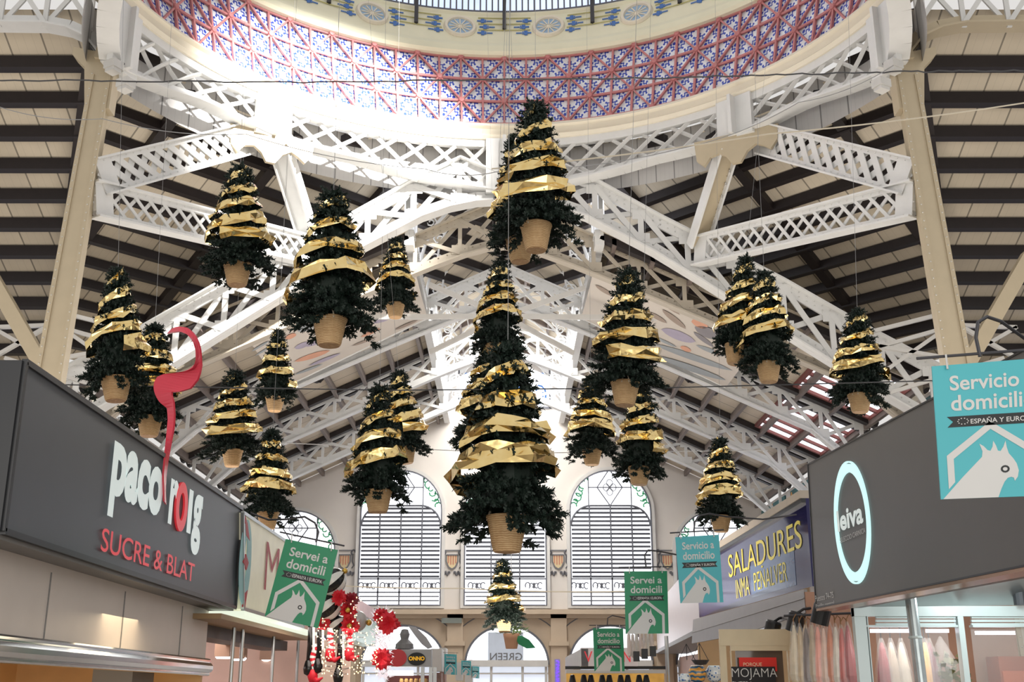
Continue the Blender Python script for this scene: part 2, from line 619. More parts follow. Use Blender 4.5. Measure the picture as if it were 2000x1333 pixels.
for sx, side in ((-1, 'west'), (1, 'east')):
    who = 'sunlit' if sx < 0 else 'shaded'
    top, bot = Vector((sx * 9.62, 24, 15.6)), Vector((sx * 10.35, 24, 0))
    c = thing('iron_column', ('cream riveted column on the sunlit side, above the dark bakery fascia' if sx < 0 else
                              'cream riveted iron column behind the grey fascia with the oval emblem'), 'column', (bot.x, 24, 0))
    m = MB()
    m.bar(top, bot, .34, .4, up=(0, 1, 0), w2=.52, h2=.5)
    m.build('shaft', M['cream'], c)
    f = MB()
    for dx in (-1, 1):
        f.bar(top + V(dx * .2, -.22, 0), bot + V(dx * .3, -.27, 0), .1, .04, up=(0, 1, 0))
    f.build('flange', M['cream'], c)
    rv = MB()
    for dx in (-1, 1):
        rivet_line(rv, top + V(dx * .2, -.25, 0), bot + V(dx * .3, -.3, 0), .2, (0, -1, 0))
    rv.build('rivet_row', M['rivet'], c)
    # curved bracket that meets the ring and the aisle truss
    br = MB()
    fr = lambda x, y, d: top + V(-sx * x, d, y)
    br.prism([(-.3, -.9), (.28, -.9), (.3, 0), (.24, .5), (-.05, .6), (-.75, .75), (-.75, .55), (-.42, .2)], fr, -.2, .2)
    br.build('capital_bracket', M['cream'], c)
    cr = MB()
    pts = [(-.1, .4), (.0, 1.1), (.12, 1.8), (.18, 2.4)]
    for (x0, y0), (x1, y1) in zip(pts, pts[1:]):
        cr.bar(fr(x0, y0, -.1), fr(x1, y1, -.1), .16, .4, up=(0, 1, 0))
    cr.build('curved_stay', M['cream'], c)
    # two spotlights on the capital
    for i, (du, dv) in enumerate(((0, 0), (24, 36))):
        p = P((1745 - du) if sx > 0 else (222 + du), 128 + dv, Y=23.5)
        t = thing('floodlight', (('upper' if i == 0 else 'lower') + ' grey floodlight of the pair on the bracket of the ' +
                                 ('sunlit' if sx < 0 else 'shaded') + ' column'), 'floodlight', p)
        b = MB()
        b.box(p, .34, .3, .2, .5 * sx)
        b.box(p + V(0, 0, -.14), .28, .24, .1, .5 * sx)
        b.build('housing', M['grey_white'], t)
        MB().tube([p + V(-.2 * sx, .1, .1), p + V(.1 * sx, .2, .3), p + V(.3 * sx, .4, .35)], .03).build('bracket', M['dark_metal'], t)

    # junction J with the crossing truss
    J = Vector((sx * 5.6, 30.7, 13.55))
    A = Vector((sx * 9.55, 24.1, 12.5))
    L1 = ringpt(sx * 42, RR, 16.2)

    def lattice_girder(name, label, a, b, h, n, mt, chord=.14, up=(0, 0, 1), parent=None, fill=.5):
        a, b = Vector(a), Vector(b)
        t = thing(name, label, 'girder', a)
        d = (b - a).normalized()
        x = d.cross(Vector(up)).normalized()
        y = x.cross(d)
        for nm, s_ in (('upper_chord', 1), ('lower_chord', -1)):
            q = MB()
            o = y * (s_ * (h / 2 - chord / 2))
            q.bar(a + o, b + o, .1, chord, up=y)
            q.bar(a + o + y * s_ * chord / 2, b + o + y * s_ * chord / 2, .36, .05, up=y)
            rivet_line(q, a + o - x * .06, b + o - x * .06, .25, -x)
            rivet_line(q, a + o + x * .06, b + o + x * .06, .25, x)
            q.build(nm, mt, t)
        q = MB()
        hh = h - chord
        L = (b - a).length
        st = L / n
        k = -3
        reach = hh * 1.0
        s0 = -reach
        while s0 < L:
            for sg in (0, 1):
                t0, t1 = max(s0, 0), min(s0 + reach, L)
                if t1 - t0 > .05:
                    z0, z1 = (t0 - s0) / reach - .5, (t1 - s0) / reach - .5
                    if sg:
                        z0, z1 = -z0, -z1
                    q.bar(a + d * t0 + y * (z0 * hh) + x * .03 * (1 if sg else -1), a + d * t1 + y * (z1 * hh) + x * .03 * (1 if sg else -1), .03, fill, up=x.cross(d * 1.0 + y * (-1 if sg else 1)))
            s0 += st
        q.build('lattice', mt, t)
        MB().bar(a, a + d * .5, .12, h, up=y).build('end_plate', mt, t)
        MB().bar(b - d * .5, b, .12, h, up=y).build('end_plate', mt, t)
        return t
    on = 'sunlit' if sx < 0 else 'shaded'
    lattice_girder('lattice_girder', f'white lattice girder from the {on} column down to the crossing truss', A, J + V(0, 0, .25), .85, 17, M['white'], fill=.085)
    lattice_girder('lattice_brace', f'white lattice brace rising from the {on} column to the dome ring', Vector((sx * 9.5, 24.1, 13.05)), Vector((sx * 7.2, 28.2, 16.15)), .85, 12, M['white'], fill=.17)
    # box brace from the ring post to J
    a, b = ringpt(sx * 40, RR, 16.1), J + V(sx * .05, 0, .4)
    t = thing('box_brace', f'cream riveted box brace from the {on} ring post down to the crossing truss', 'brace', a)
    d = (b - a).normalized()
    x = d.cross(V(0, 0, 1)).normalized()
    q = MB()
    q.bar(a, b, .06, .5, up=x)
    rivet_line(q, a - x.cross(d) * .04 + x * .2, b - x.cross(d) * .04 + x * .2, .2, V(0, -1, -.4))
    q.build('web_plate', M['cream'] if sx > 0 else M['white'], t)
    for s_ in (-1, 1):
        q = MB().bar(a + x * .25 * s_, b + x * .25 * s_, .4, .06, up=x)
        q.build('side_flange', M['white'], t)
    q = MB()
    n = 16
    for i in range(n):
        p0 = a + (b - a) * (i / n)
        p1 = a + (b - a) * ((i + 1) / n)
        s_ = 1 if i % 2 else -1
        q.bar(p0 + x * .25 + V(0, .2, 0) * s_, p1 + x * .25 - V(0, .2, 0) * s_, .03, .07)
    q.build('lacing', M['grey_white'], t)
    # scalloped gusset hung under the ring post
    g = MB()
    e = Vector((1, -.55 * sx, 0)).normalized()
    o = ringpt(sx * 42, RR - .15, 16.25)
    fr = lambda u_, z_, dd: o + e * u_ + V(0, 0, z_) + V(-e.y, e.x, 0) * dd
    sc = [(-1.2, .1), (1.2, .1), (1.15, -.35), (.95, -.6), (.75, -.45), (.55, -.35), (.3, -.5), (.1, -.8), (-.15, -.8), (-.3, -.55), (-.5, -.4), (-.75, -.45), (-.95, -.7), (-1.15, -.5)]
    g.prism(sc, fr, -.06, .06)
    o2 = g.build('gusset', M['cream'])
    tag(o2, f'cream scalloped gusset plate under the ring post on the {on} side', 'gusset plate')

# ------------------------------------------------------------------ roof trusses
RH, RS = 15.96, .465


def truss(name, label, up_pts, lo_pts, Y, mt, ch=.26, deep=.34, web=.12, step=1.5, group=None, cross=True):
    t = thing(name, label, 'truss', (0, Y, up_pts[len(up_pts) // 2][1]), group)
    for nm, pts in (('upper_chord', up_pts), ('lower_chord', lo_pts)):
        q = MB()
        for (x0, z0), (x1, z1) in zip(pts, pts[1:]):
            s_ = 1 if nm[0] == 'l' else -1
            q.bar((x0, Y, z0), (x1, Y, z1), .08, ch, up=(0, 0, 1))
            q.bar((x0, Y, z0 - s_ * ch * .5), (x1, Y, z1 - s_ * ch * .5), deep, .05, up=(0, 0, 1))
            if Y < 40:
                rivet_line(q, (x0, Y - .05, z0 + .07), (x1, Y - .05, z1 + .07), .24, (0, -1, 0), .028)
                rivet_line(q, (x0, Y - .05, z0 - .07), (x1, Y - .05, z1 - .07), .24, (0, -1, 0), .028)
        q.build(nm, mt, t)

    def interp(pts, x):
        for (x0, z0), (x1, z1) in zip(pts, pts[1:]):
            if x0 <= x <= x1:
                return z0 + (z1 - z0) * (x - x0) / (x1 - x0)
        return pts[-1][1] if x > pts[-1][0] else pts[0][1]
    x0, x1 = max(up_pts[0][0], lo_pts[0][0]), min(up_pts[-1][0], lo_pts[-1][0])
    n = int(round((x1 - x0) / step / 2)) * 2
    q = MB()
    for i in range(n + 1):
        x = x0 + (x1 - x0) * i / n
        if interp(up_pts, x) - interp(lo_pts, x) > .2:
            q.bar((x, Y - .03, interp(up_pts, x)), (x, Y - .03, interp(lo_pts, x)), web, .07, up=(0, 1, 0))
        if i < n:
            xn = x0 + (x1 - x0) * (i + 1) / n
            fl = i < n / 2
            a, b = (x, interp(up_pts, x)), (xn, interp(lo_pts, xn))
            c, d = (x, interp(lo_pts, x)), (xn, interp(up_pts, xn))
            for k, (p, r_) in enumerate(((a, b), (c, d))):
                if cross or (k == 0) != fl:
                    q.bar((p[0], Y + .05 * (k * 2 - 1), p[1]), (r_[0], Y + .05 * (k * 2 - 1), r_[1]), web, .05, up=(0, 1, 0))
    g = q
    for i in range(n + 1):
        x = x0 + (x1 - x0) * i / n
        for pts, s_ in ((up_pts, -1), (lo_pts, 1)):
            g.box((x, Y - .045, interp(pts, x) + s_ * .1), .5, .03, .3)
    g.build('web_lattice', mt, t)
    return t


def mirror(pts):
    l = sorted(pts)
    return l + [(-x, z) for x, z in reversed(l) if x < -1e-6]


def px(pts, Y):
    r = []
    for u, v in pts:
        p = P(u, v, Y=Y)
        r.append((p.x, p.z))
    return r


T0Y = 30.9
up0 = mirror(px([(20, 790), (273, 656), (441, 560), (610, 472), (681, 436), (821, 358), (900, 322)], T0Y) + [(0, 16.1)])
lo0 = mirror(px([(40, 880), (240, 765), (333, 708), (595, 545), (695, 484), (760, 450), (825, 416), (880, 397), (930, 387)], T0Y) + [(0, 15.66)])
truss('crossing_truss', 'white riveted arched truss under the dome ring at the mouth of the nave', up0, lo0, T0Y, M['white'], ch=.34, deep=.5, web=.16, step=1.35)
for k, (Y, mt, lab) in enumerate(((32.0, 'taupe_iron', 'cream arched truss just behind the white crossing truss'),
                                  (37.7, 'white', 'brightly lit white nave truss behind the two painted banners'),
                                  (43.8, 'white', 'white nave truss halfway down the nave, second before the arched window wall'),
                                  (49.7, 'white', 'white nave truss standing last before the arched window wall'))):
    up = mirror([(-12.2, RH - RS * 12.2), (0, RH)])
    lo = mirror([(-12.2, 15.05 - RS * 12.24 - .8)] + [(-x, 15.05 - RS * math.sqrt(x * x + 1.0)) for x in (10.5, 8, 6, 4, 3, 2, 1.2, .5, 0)])
    truss('nave_truss', lab, up, lo, Y, M[mt], group=None, step=1.35)

# ------------------------------------------------------------------ roofs
def roof_grid(fn, r0, r1, q0, q1, keep, nr, nq):
    m = MB()
    for i in range(nr):
        for j in range(nq):
            c = [(r0 + (r1 - r0) * (i + a) / nr, q0 + (q1 - q0) * (j + b) / nq) for a, b in ((0, 0), (1, 0), (1, 1), (0, 1))]
            if all(keep(*fn(*k)) for k in c):
                lo = [fn(*k) for k in c]
                m.add(lo, [(0, 1, 2, 3)])
    return m


K = 28.9
for sx in (-1, 1):
    side = 'left' if sx < 0 else 'right'
    # transept slope: boards run down the slope, timbers run level
    rt = MB()
    for i in range(12):
        y0, y1 = 24.2 + i * 1.04, 24.2 + (i + 1) * 1.04
        rt.quad((sx * 30, y0, K - RS * y0), (sx * .414 * y0, y0, K - RS * y0), (sx * .414 * y1, y1, K - RS * y1), (sx * 30, y1, K - RS * y1))
    o = struct(rt.build('ceiling_transept_' + side, M['planks_x']))
    for i in range(12):
        y = 25.5 + 1.0 * i
        b = MB().bar((sx * 30, y, K - RS * y - .13), (sx * .414 * y, y, K - RS * y - .15), .3, .33)
        struct(b.build('purlin', M['dark_wood'], o))
    b = MB()
    for x in (17.5, 24):
        b.bar((sx * x, 24.2, K - RS * 24.2 - .14), (sx * x, 36.6, K - RS * 36.6 - .14), .3, .34)
    b.bar((sx * .418 * 24.2, 24.2, K - RS * 24.2 - .1), (sx * .418 * 36.6, 36.6, K - RS * 36.6 - .1), .3, .4)
    struct(b.build('rafter', M['dark_wood'], o))
    # corner slope
    e = Vector((-sx, 1, 0)) / math.sqrt(2)
    f = Vector((sx, 1, 0)) / math.sqrt(2)     # along the level timbers, towards the nave axis for r growing

    def cp(r, q, dz=0.0):
        p = e * q * -1 if False else Vector((sx, 1, 0)) / math.sqrt(2) * q + Vector((-sx, 1, 0)) / math.sqrt(2) * r
        return Vector((p.x, p.y, K - RS * q + dz))

    def keep(x, y, z):
        return sx * x >= -.02 and sx * x <= .4142 * y + .05 and math.hypot(x, y - 21.1) > 10.35 and (y < 31.1 or z > RH - RS * abs(x) + .3)
    m = roof_grid(lambda r, q: cp(r, q), -3, 29, 21.5, 36, keep, 116, 76)
    o = struct(m.build('ceiling_corner_' + side, M['planks_l'] if sx < 0 else M['planks_r']))
    for i in range(15):
        q = 23.1 + .86 * i
        run = None
        pts = [(-3 + .1 * k) for k in range(420)]
        segs = []
        for r in pts:
            ok = keep(*cp(r, q))
            if ok and run is None:
                run = r
            if not ok and run is not None:
                segs.append((run, r))
                run = None
        for r0, r1 in segs:
            if r1 - r0 > .4:
                struct(MB().bar(cp(r0, q, -.12), cp(r1, q, -.12), .25, .27).build('purlin', M['dark_wood'], o))
    for r in (13.2, 16.7, 20.5, 24.2):
        qs = [21.8 + .1 * k for k in range(142) if keep(*cp(r, 21.8 + .1 * k))]
        if len(qs) > 4:
            struct(MB().bar(cp(r, qs[0], -.12), cp(r, qs[-1], -.12), .3, .28).build('rafter', M['dark_wood'], o))
    # nave slope
    X0, X1 = 2.9, 12.6
    m = MB().quad((sx * X0, 31.2, RH + .12 - RS * X0), (sx * X1, 31.2, RH + .12 - RS * X1), (sx * X1, 55.3, RH + .12 - RS * X1), (sx * X0, 55.3, RH + .12 - RS * X0))
    o = struct(m.build('ceiling_nave_' + side, M['planks_y']))
    M.setdefault('purlin', mat('grey_brown_purlin', rgb(112, 100, 94), .5, var=.25))
    for i in range(9):
        x = 3.3 + 1.13 * i
        b = MB().bar((sx * x, 31.4, RH - .05 - RS * x), (sx * x, 55.2, RH - .05 - RS * x), .13, .26)
        struct(b.build('purlin', M['purlin'], o))
    for y in (32.0, 37.7, 43.8, 49.7):
        for dy in (-.45, .45):
            b = MB().bar((sx * X0, y + dy, RH - RS * X0 - .02), (sx * X1, y + dy, RH - RS * X1 - .02), .3, .2)
            struct(b.build('rafter', M['dark_wood'], o))

# roof lantern over the nave: glazed sides, boarded roof
for sx in (-1, 1):
    side = 'left' if sx < 0 else 'right'
    m = MB()
    m.bar((sx * 2.86, 31.4, 14.55), (sx * 2.86, 55.2, 14.55), .28, .5)
    m.bar((sx * 2.92, 31.4, 16.95), (sx * 2.92, 55.2, 16.95), .2, .35)
    n = 24
    for i in range(n + 1):
        y = 31.4 + (55.2 - 31.4) * i / n
        m.bar((sx * 2.92, y, 14.6), (sx * 2.92, y, 17), .12, .12, up=(1, 0, 0))
    for i in range(0, 118):
        y = 31.5 + i * .2
        m.box((sx * 2.71, y, 14.66), .04, .07, .07)
    struct(m.build('trim_lantern_' + side, M['white']))
    g = MB().quad((sx * 3.02, 31.4, 14.7), (sx * 3.02, 55.2, 14.7), (sx * 3.02, 55.2, 16.8), (sx * 3.02, 31.4, 16.8))
    struct(g.build('window_lantern_' + side, M['daylight']))
    g = MB().quad((sx * 3.1, 31.3, 16.95), (0, 31.3, 18.6), (0, 55.3, 18.6), (sx * 3.1, 55.3, 16.95))
    o = struct(g.build('ceiling_lantern_' + side, M['planks_y']))
    for y in [31.5 + 1.95 * i for i in range(13)]:
        struct(MB().bar((sx * 3.0, y, 16.9), (0, y, 18.5), .12, .2).build('rafter', M['purlin'], o))
    for x in (.9, 2.0):
        struct(MB().bar((sx * x, 31.4, 18.45 - x * .53), (sx * x, 55.2, 18.45 - x * .53), .1, .14).build('purlin', M['purlin'], o))
# thin arched ribs with scrollwork inside the lantern
for ribk, y in enumerate((34.8, 37.7, 40.7, 43.8, 46.7, 49.7, 52.5)):
    m = MB()
    arc = [V(2.76 * math.cos(a), y, 14.85 + 2.76 * math.sin(a)) for a in [math.pi * k / 20 for k in range(21)]]
    m.tube(arc, .06, 5)
    arc2 = [V(2.2 * math.cos(a), y, 15.2 + 2.05 * math.sin(a)) for a in [math.pi * k / 20 for k in range(21)]]
    m.tube(arc2, .04, 5)
    for p, q in zip(arc[::2], arc2[1::2]):
        m.bar(p, q, .04, .04)
    for s_ in (-1, 1):
        for cx, cz, r in ((2.3, 15.1, .3), (2.15, 15.9, .25), (2.45, 16.5, .2)):
            m.tube([V(s_ * cx + r * (1 - k / 16) * math.cos(k * .8), y, cz + r * (1 - k / 16) * math.sin(k * .8)) for k in range(13)], .03, 4)
    o = m.build('lantern_rib', M['white'])
    tag(o, 'thin white arched iron rib with scrollwork, ' + ['first', 'second', 'third', 'fourth', 'fifth', 'sixth', 'last'][ribk] + ' inside the roof lantern', 'arched rib', 'arched ribs of the nave lantern')
# a star of long struts across the nave below the second truss
hub = P(985, 618, Y=34.6)
st = thing('ceiling_strut_star', 'grey star of long thin struts crossing under the lantern', 'struts', hub)
for u, v in ((838, 556), (1143, 562), (1330, 622), (690, 620), (840, 688), (1120, 690)):
    e_ = P(u, v, Y=34.6 + (1.5 if v > 650 else -.3))
    MB().bar(hub, e_, .09, .16).build('strut', M['grey_white'], st)
MB().box(hub, .4, .4, .3).build('hub', M['grey_white'], st)
# ------------------------------------------------------------------ window wall at the end of the nave
WY = 55.3
floor = MB().quad((-40, -6, 0), (40, -6, 0), (40, 70, 0), (-40, 70, 0))
struct(floor.build('floor', M['floor']))


def ws(u, v):
    p = P(u, v, Y=WY)
    return p.x, p.z


def face(y):
    return lambda x, z, d: Vector((x, y - d, z))


def arch_poly(cx, hw, z0, zs, n=24, rise=None):
    rise = hw if rise is None else rise
    pts = [(cx - hw, z0), (cx + hw, z0)]
    return pts + [(cx + hw * math.cos(a), zs + rise * math.sin(a)) for a in [math.pi * k / n for k in range(n + 1)]]


def band_between(outer, inner, fr, d0, d1):
    m = MB()
    n = len(outer)
    for i in range(n):
        j = (i + 1) % n
        q = [fr(*outer[i], d1), fr(*outer[j], d1), fr(*inner[j], d1), fr(*inner[i], d1)]
        m.quad(*q)
        m.quad(fr(*outer[i], d0), fr(*outer[j], d0), fr(*outer[j], d1), fr(*outer[i], d1))
        m.quad(fr(*inner[i], d0), fr(*inner[j], d0), fr(*inner[j], d1), fr(*inner[i], d1))
    return m


zsill = ws(985, 1187)[1]
ztop = ws(985, 918)[1]
zspr = ztop - 2.05
zlouv = ws(985, 989)[1]
zpan = (ws(985, 1134)[1], ws(985, 1156)[1])
wx = [ws(u, 1050)[0] for u in (577, 783, 987, 1193, 1398)]
hw = 2.06
gable = [(-14, 0), (14, 0), (14, RH + .1 - RS * 14), (2.72, RH + .1 - RS * 2.72), (2.72, 16.5), (0, 18.6), (-2.72, 16.5), (-2.72, RH + .1 - RS * 2.72), (-14, RH + .1 - RS * 14)]
wall = MB().prism(gable, face(WY + .6), 0, .6)
struct(wall.build('wall_end', M['wall']))
F1 = face(WY)
M['leaf_glass'] = mat('green_stained_glass', rgb(52, 140, 92), .3, emit=.25)
for i, cx in enumerate(wx):
    outer = i in (0, 4)
    drop = 2.0 if outer else 0
    w = bpy.data.objects.new('window_%d' % (i + 1), None)
    w.location = (cx, WY, zsill)
    COL.objects.link(w)
    struct(w)
    pane = MB().prism(arch_poly(cx, hw, zsill, zspr - drop), F1, .02, .04)
    struct(pane.build('pane', M['daylight'], w))
    po, pi_ = arch_poly(cx, hw + .1, zsill - .05, zspr - drop), arch_poly(cx, hw - .06, zsill + .06, zspr - drop)
    struct(band_between(po, pi_, F1, 0, .2).build('frame', M['grey_white'], w))
    po, pi_ = arch_poly(cx, hw - .06, zsill + .06, zspr - drop), arch_poly(cx, hw - .12, zsill + .1, zspr - drop)
    struct(band_between(po, pi_, F1, 0, .22).build('leading_edge', M['frame'], w))
    # louvres in three or four columns
    ncol = 3 if i == 2 else 4
    sl = MB()
    z = zpan[0] + .16
    zt = zlouv - drop
    while z < zt:
        k = max(0.0, z - (zt - 1.0))
        half = hw - .15 - (1.0 - math.sqrt(max(0, 1 - k * k))) * 1.0 if k > 0 else hw - .15
        sl.box((cx, WY - .1, z), half * 2, .09, .095)
        z += .205
    z = zsill + .1
    while z < zpan[1] - .1:
        sl.box((cx, WY - .1, z), hw * 2 - .3, .09, .05)
        z += .2
    struct(sl.build('louvre_slat', M['slat'], w))
    mu = MB()
    for c in range(1, ncol):
        x = cx - hw + 2 * hw * c / ncol
        mu.box((x, WY - .14, (zsill + zt) / 2), .07, .1, zt - zsill)
    for z in (zpan[0] + .05, zpan[1] - .05):
        mu.box((cx, WY - .14, z), hw * 2 - .1, .1, .06)
    mu.tube([V(cx + (hw - .13) * sx, WY - .14, zt - 1.0) if t is None else V(cx + sx * (hw - 1.13 + math.cos(t) * 1.0), WY - .14, zt - 1.0 + math.sin(t)) for sx in (1,) for t in [math.pi / 2 * k / 8 for k in range(9)]] +
            [V(cx - (hw - 1.13 + math.sin(t) * 1.0), WY - .14, zt - 1.0 + math.cos(t)) for t in [math.pi / 2 * k / 8 for k in range(9)]], .05, 5)
    # leading of the lunette: two uprights, a cross bar and a diamond
    zb, zc = zt, ztop - drop
    for s_ in (-1, 1):
        mu.box((cx + s_ * 1.05, WY - .1, (zb + zc) / 2 - .12), .05, .06, zc - zb - .25)
    mu.box((cx, WY - .1, (zb + zc) / 2), 2.1, .06, .05)
    dm = [(0, zb), (.62, (zb + zc) / 2), (0, zc), (-.62, (zb + zc) / 2), (0, zb)]
    for (x0, z0), (x1, z1) in zip(dm, dm[1:]):
        mu.bar((cx + x0, WY - .1, z0), (cx + x1, WY - .1, z1), .05, .05, up=(0, 1, 0))
    for a in range(4):
        ca = a * math.pi / 2 + .0
        c = V(cx + .17 * math.cos(ca), WY - .1, (zb + zc) / 2 + .22 * math.sin(ca))
        mu.tube([c + V(.15 * math.cos(t), 0, .18 * math.sin(t)) for t in [k * math.pi / 5 for k in range(11)]], .02, 4)
    struct(mu.build('mullion', M['frame'], w))
    # green garlands at both shoulders and grey curls in the low panels
    gl = MB()
    for s_ in (-1, 1):
        for k in range(7):
            t = k / 6
            c = V(cx + s_ * (1.22 + .58 * t), WY - .07, zc - .55 - 1.25 * t)
            r = .16 + .05 * math.sin(k * 2.1)
            gl.tube([c + V(r * math.cos(a), 0, r * math.sin(a)) for a in [q * math.pi / 4 + k for q in range(6)]], .035, 4)
    struct(gl.build('leaf_garland', M['leaf_glass'], w))
    cu = MB()
    zm = (zpan[0] + zpan[1]) / 2
    pz = MB()
    for c in range(ncol):
        x = cx - hw + 2 * hw * (c + .5) / ncol
        for s_ in (-1, 1):
            for r, ox in ((.12, .3), (.09, .12)):
                cu.tube([V(x + s_ * (ox + r * math.cos(a)), WY - .1, zm + r * 1.3 * math.sin(a)) for a in [s_ * .6 + q * math.pi / 4 for q in range(7)]], .028, 4)
        cu.box((x, WY - .1, zm), .09, .03, .26)
    struct(cu.build('scroll_panel', M['frame'], w))

# coats of arms between the windows
M['arms_gold'] = mat('golden_enamel', rgb(204, 186, 146), .5)
M['arms_red'] = mat('brick_red_enamel', rgb(178, 118, 96), .5)
M['arms_line'] = mat('grey_line', rgb(104, 104, 108), .6)
for k, u in enumerate((673, 883, 1090, 1303)):
    x, z = ws(u, 1097)
    names = ['above the hanging ornaments', 'on the bakery side of the middle window', 'on the emblem side of the middle window', 'behind the turquoise delivery sign']
    t = thing('coat_of_arms', 'painted striped shield with scrolls ' + names[k], 'coat of arms', (x, WY, z))
    sh = [(-.28, .3), (.28, .3), (.28, -.02), (.16, -.28), (0, -.38), (-.16, -.28), (-.28, -.02)]
    fr = lambda a, b, d: Vector((x + a, WY - d, z + b))
    MB().prism(sh, fr, 0, .05).build('shield', M['arms_gold'], t)
    s = MB()
    for a in (-.18, -.06, .06, .18):
        s.prism([(a - .028, .27), (a + .028, .27), (a + .028, -.2 + abs(a) * .5), (a - .028, -.2 + abs(a) * .5)], fr, .05, .065)
    s.build('red_stripe', M['arms_red'], t)
    l = MB()
    for (a, b), (c, d) in zip(sh, sh[1:] + sh[:1]):
        l.bar(fr(a, b, .05), fr(c, d, .05), .06, .06)
    for s_ in (-1, 1):
        l.tube([fr(s_ * (.1 + .35 * q / 12), -.58 + .1 * math.sin(q * 1.1), .04) for q in range(13)], .045, 4)
        l.tube([fr(s_ * (.42 + .1 * math.cos(q)), .42 + .12 * math.sin(q), .04) for q in (0, .8, 1.6, 2.4, 3.2, 4, 4.8)], .045, 4)
        l.tube([fr(s_ * .4, .3, .04), fr(s_ * .38, .0, .04), fr(s_ * .46, -.2, .04), fr(s_ * .36, -.34, .04)], .03, 4)
    l.bar(fr(-.45, .52, .04), fr(.45, .52, .04), .04, .05)
    l.build('scrollwork', M['arms_line'], t)

# lower stone arcade with three arched openings
zcor = ws(985, 1197)[1]
zarch = ws(985, 1224)[1]
zlin = ws(985, 1297)[1]
acx = [ws(u, 1260)[0] for u in (578, 788, 990, 1192, 1400)]
ahw = ws(1070, 1290)[0] - acx[2]
stone = MB()
stone.box((0, WY - .05, zcor / 2), 28, .1, zcor)
struct(stone.build('wall_arcade', M['stone']))
c = MB()
c.box((0, WY - .3, zcor), 28, .6, .22)
c.box((0, WY - .2, zcor - .2), 28, .3, .18)
struct(c.build('trim_cornice', M['stone']))
for k, cx in enumerate(acx):
    w = bpy.data.objects.new('door_%d' % (k + 1), None)
    w.location = (cx, WY, 0)
    COL.objects.link(w)
    struct(w)
    rise = zarch - zlin
    pn = MB().prism(arch_poly(cx, ahw, zlin, zlin, rise=rise), face(WY), .1, .12)
    struct(pn.build('fanlight', M['daylight'], w))
    po, pi_ = arch_poly(cx, ahw + .07, zlin - .05, zlin, rise=rise + .07), arch_poly(cx, ahw - .03, zlin + .03, zlin, rise=rise - .03)
    struct(band_between(po, pi_, face(WY), .05, .2).build('arch_edge', M['frame'], w))
    lo = MB().box((cx, WY - .11, zlin / 2), ahw * 2, .02, zlin)
    struct(lo.build('glazed_door', mat('door_glass_%d' % k, rgb(208, 216, 230), .2, emit=.7, var=.3, scale=1.2), w))
    fr_ = MB()
    fr_.box((cx, WY - .2, zlin), ahw * 2, .3, .3)
    for x in (-.95, -.38, .38, .95):
        fr_.box((cx + x * ahw, WY - .16, zlin / 2), .12, .12, zlin)
    fr_.box((cx, WY - .16, zlin - .45), ahw * 2, .1, .08)
    struct(fr_.build('door_frame', M['grey_white'], w))
    # relieving arch groove
    if k in (1, 2, 3):
        m = MB()
        m.tube([V(cx + (ahw + .95) * math.cos(a), WY - .1, zlin + .1 + (rise + .62) * math.sin(a)) for a in [math.pi * (.12 + .76 * q / 20) for q in range(21)]], .03, 4)
        struct(m.build('trim_relieving_arch', M['arms_line'], None))
for k in range(4):
    x = (acx[k] + acx[k + 1]) / 2
    m = MB()
    m.box((x, WY - .2, zcor / 2), .75, .3, zcor)
    m.box((x, WY - .25, zlin + .9), .95, .4, .2)
    struct(m.build('trim_pilaster', M['stone']))
# mirrored lettering of the panel seen through the middle fanlight
a, b = P(953, 1291, Y=WY - .13), P(1022, 1236, Y=WY - .13)
o = MB().box(((a.x + b.x) / 2, WY - .13, (a.z + b.z) / 2), b.x - a.x, .01, b.z - a.z).build('fanlight_panel', mat('pale_grey_panel', rgb(176, 184, 196), .5, emit=.25), bpy.data.objects['door_3'])
o['kind'] = 'structure'
LATER = [('NEERG', P(1020, 1291, Y=WY - .15), P(957, 1276, Y=WY - .15))]
# grey sign panel fixed on a pilaster
x, z = ws(883, 1214)
o = MB().box((x, WY - .45, z), .95, .12, .24).build('wall_light', mat('grey_green_box', rgb(116, 122, 116), .5))
tag(o, 'grey green box light fixed on the stone pilaster before the middle arch', 'wall light')
# backwards lettering of the banner seen outside the middle arch
# gable glass of the lantern: blue and white stained glass
gg = MB().prism([(-2.4, 15.1), (2.4, 15.1), (2.4, 16.6), (0, 17.9), (-2.4, 16.6)], face(WY), .05, .08)
struct(gg.build('window_lantern_gable', M['daylight']))
m = MB()
for x in (-2.3, -1.15, 0, 1.15, 2.3):
    m.box((x, WY - .12, 16.2), .08, .08, 2.3)
for z in (15.1, 16.5):
    m.box((0, WY - .12, z), 4.8, .08, .1)
struct(m.build('trim_lantern_gable', M['frame']))
m = MB()
for cx in (-1.75, 1.75, -.55, .55):
    for r in (.36, .22):
        m.tube([V(cx + r * math.cos(a), WY - .1, 15.8 + r * 1.3 * math.sin(a)) for a in [q * math.pi / 6 + r * 9 for q in range(10)]], .045, 4)
    m.box((cx, WY - .1, 16.85), .7, .03, .16)
struct(m.build('trim_lantern_ornament', mat('blue_stained_glass', rgb(70, 120, 190), .3, emit=.3)))

# ------------------------------------------------------------------ side walls of the nave
def mosaic():
    m = NT('orange_tree_mosaic')
    co = m.coord()
    vo = m.n('ShaderNodeTexVoronoi')
    m.put(vo.inputs['Vector'], co)
    vo.inputs['Scale'].default_value = 1.9
    dot = m.math('LESS_THAN', vo.outputs['Distance'], .27)
    base = m.mix(m.noise(co, 5, 2), rgb(24, 66, 92), rgb(40, 112, 100))
    m.color(m.mix(dot, base, rgb(214, 150, 66)))
    return m.m


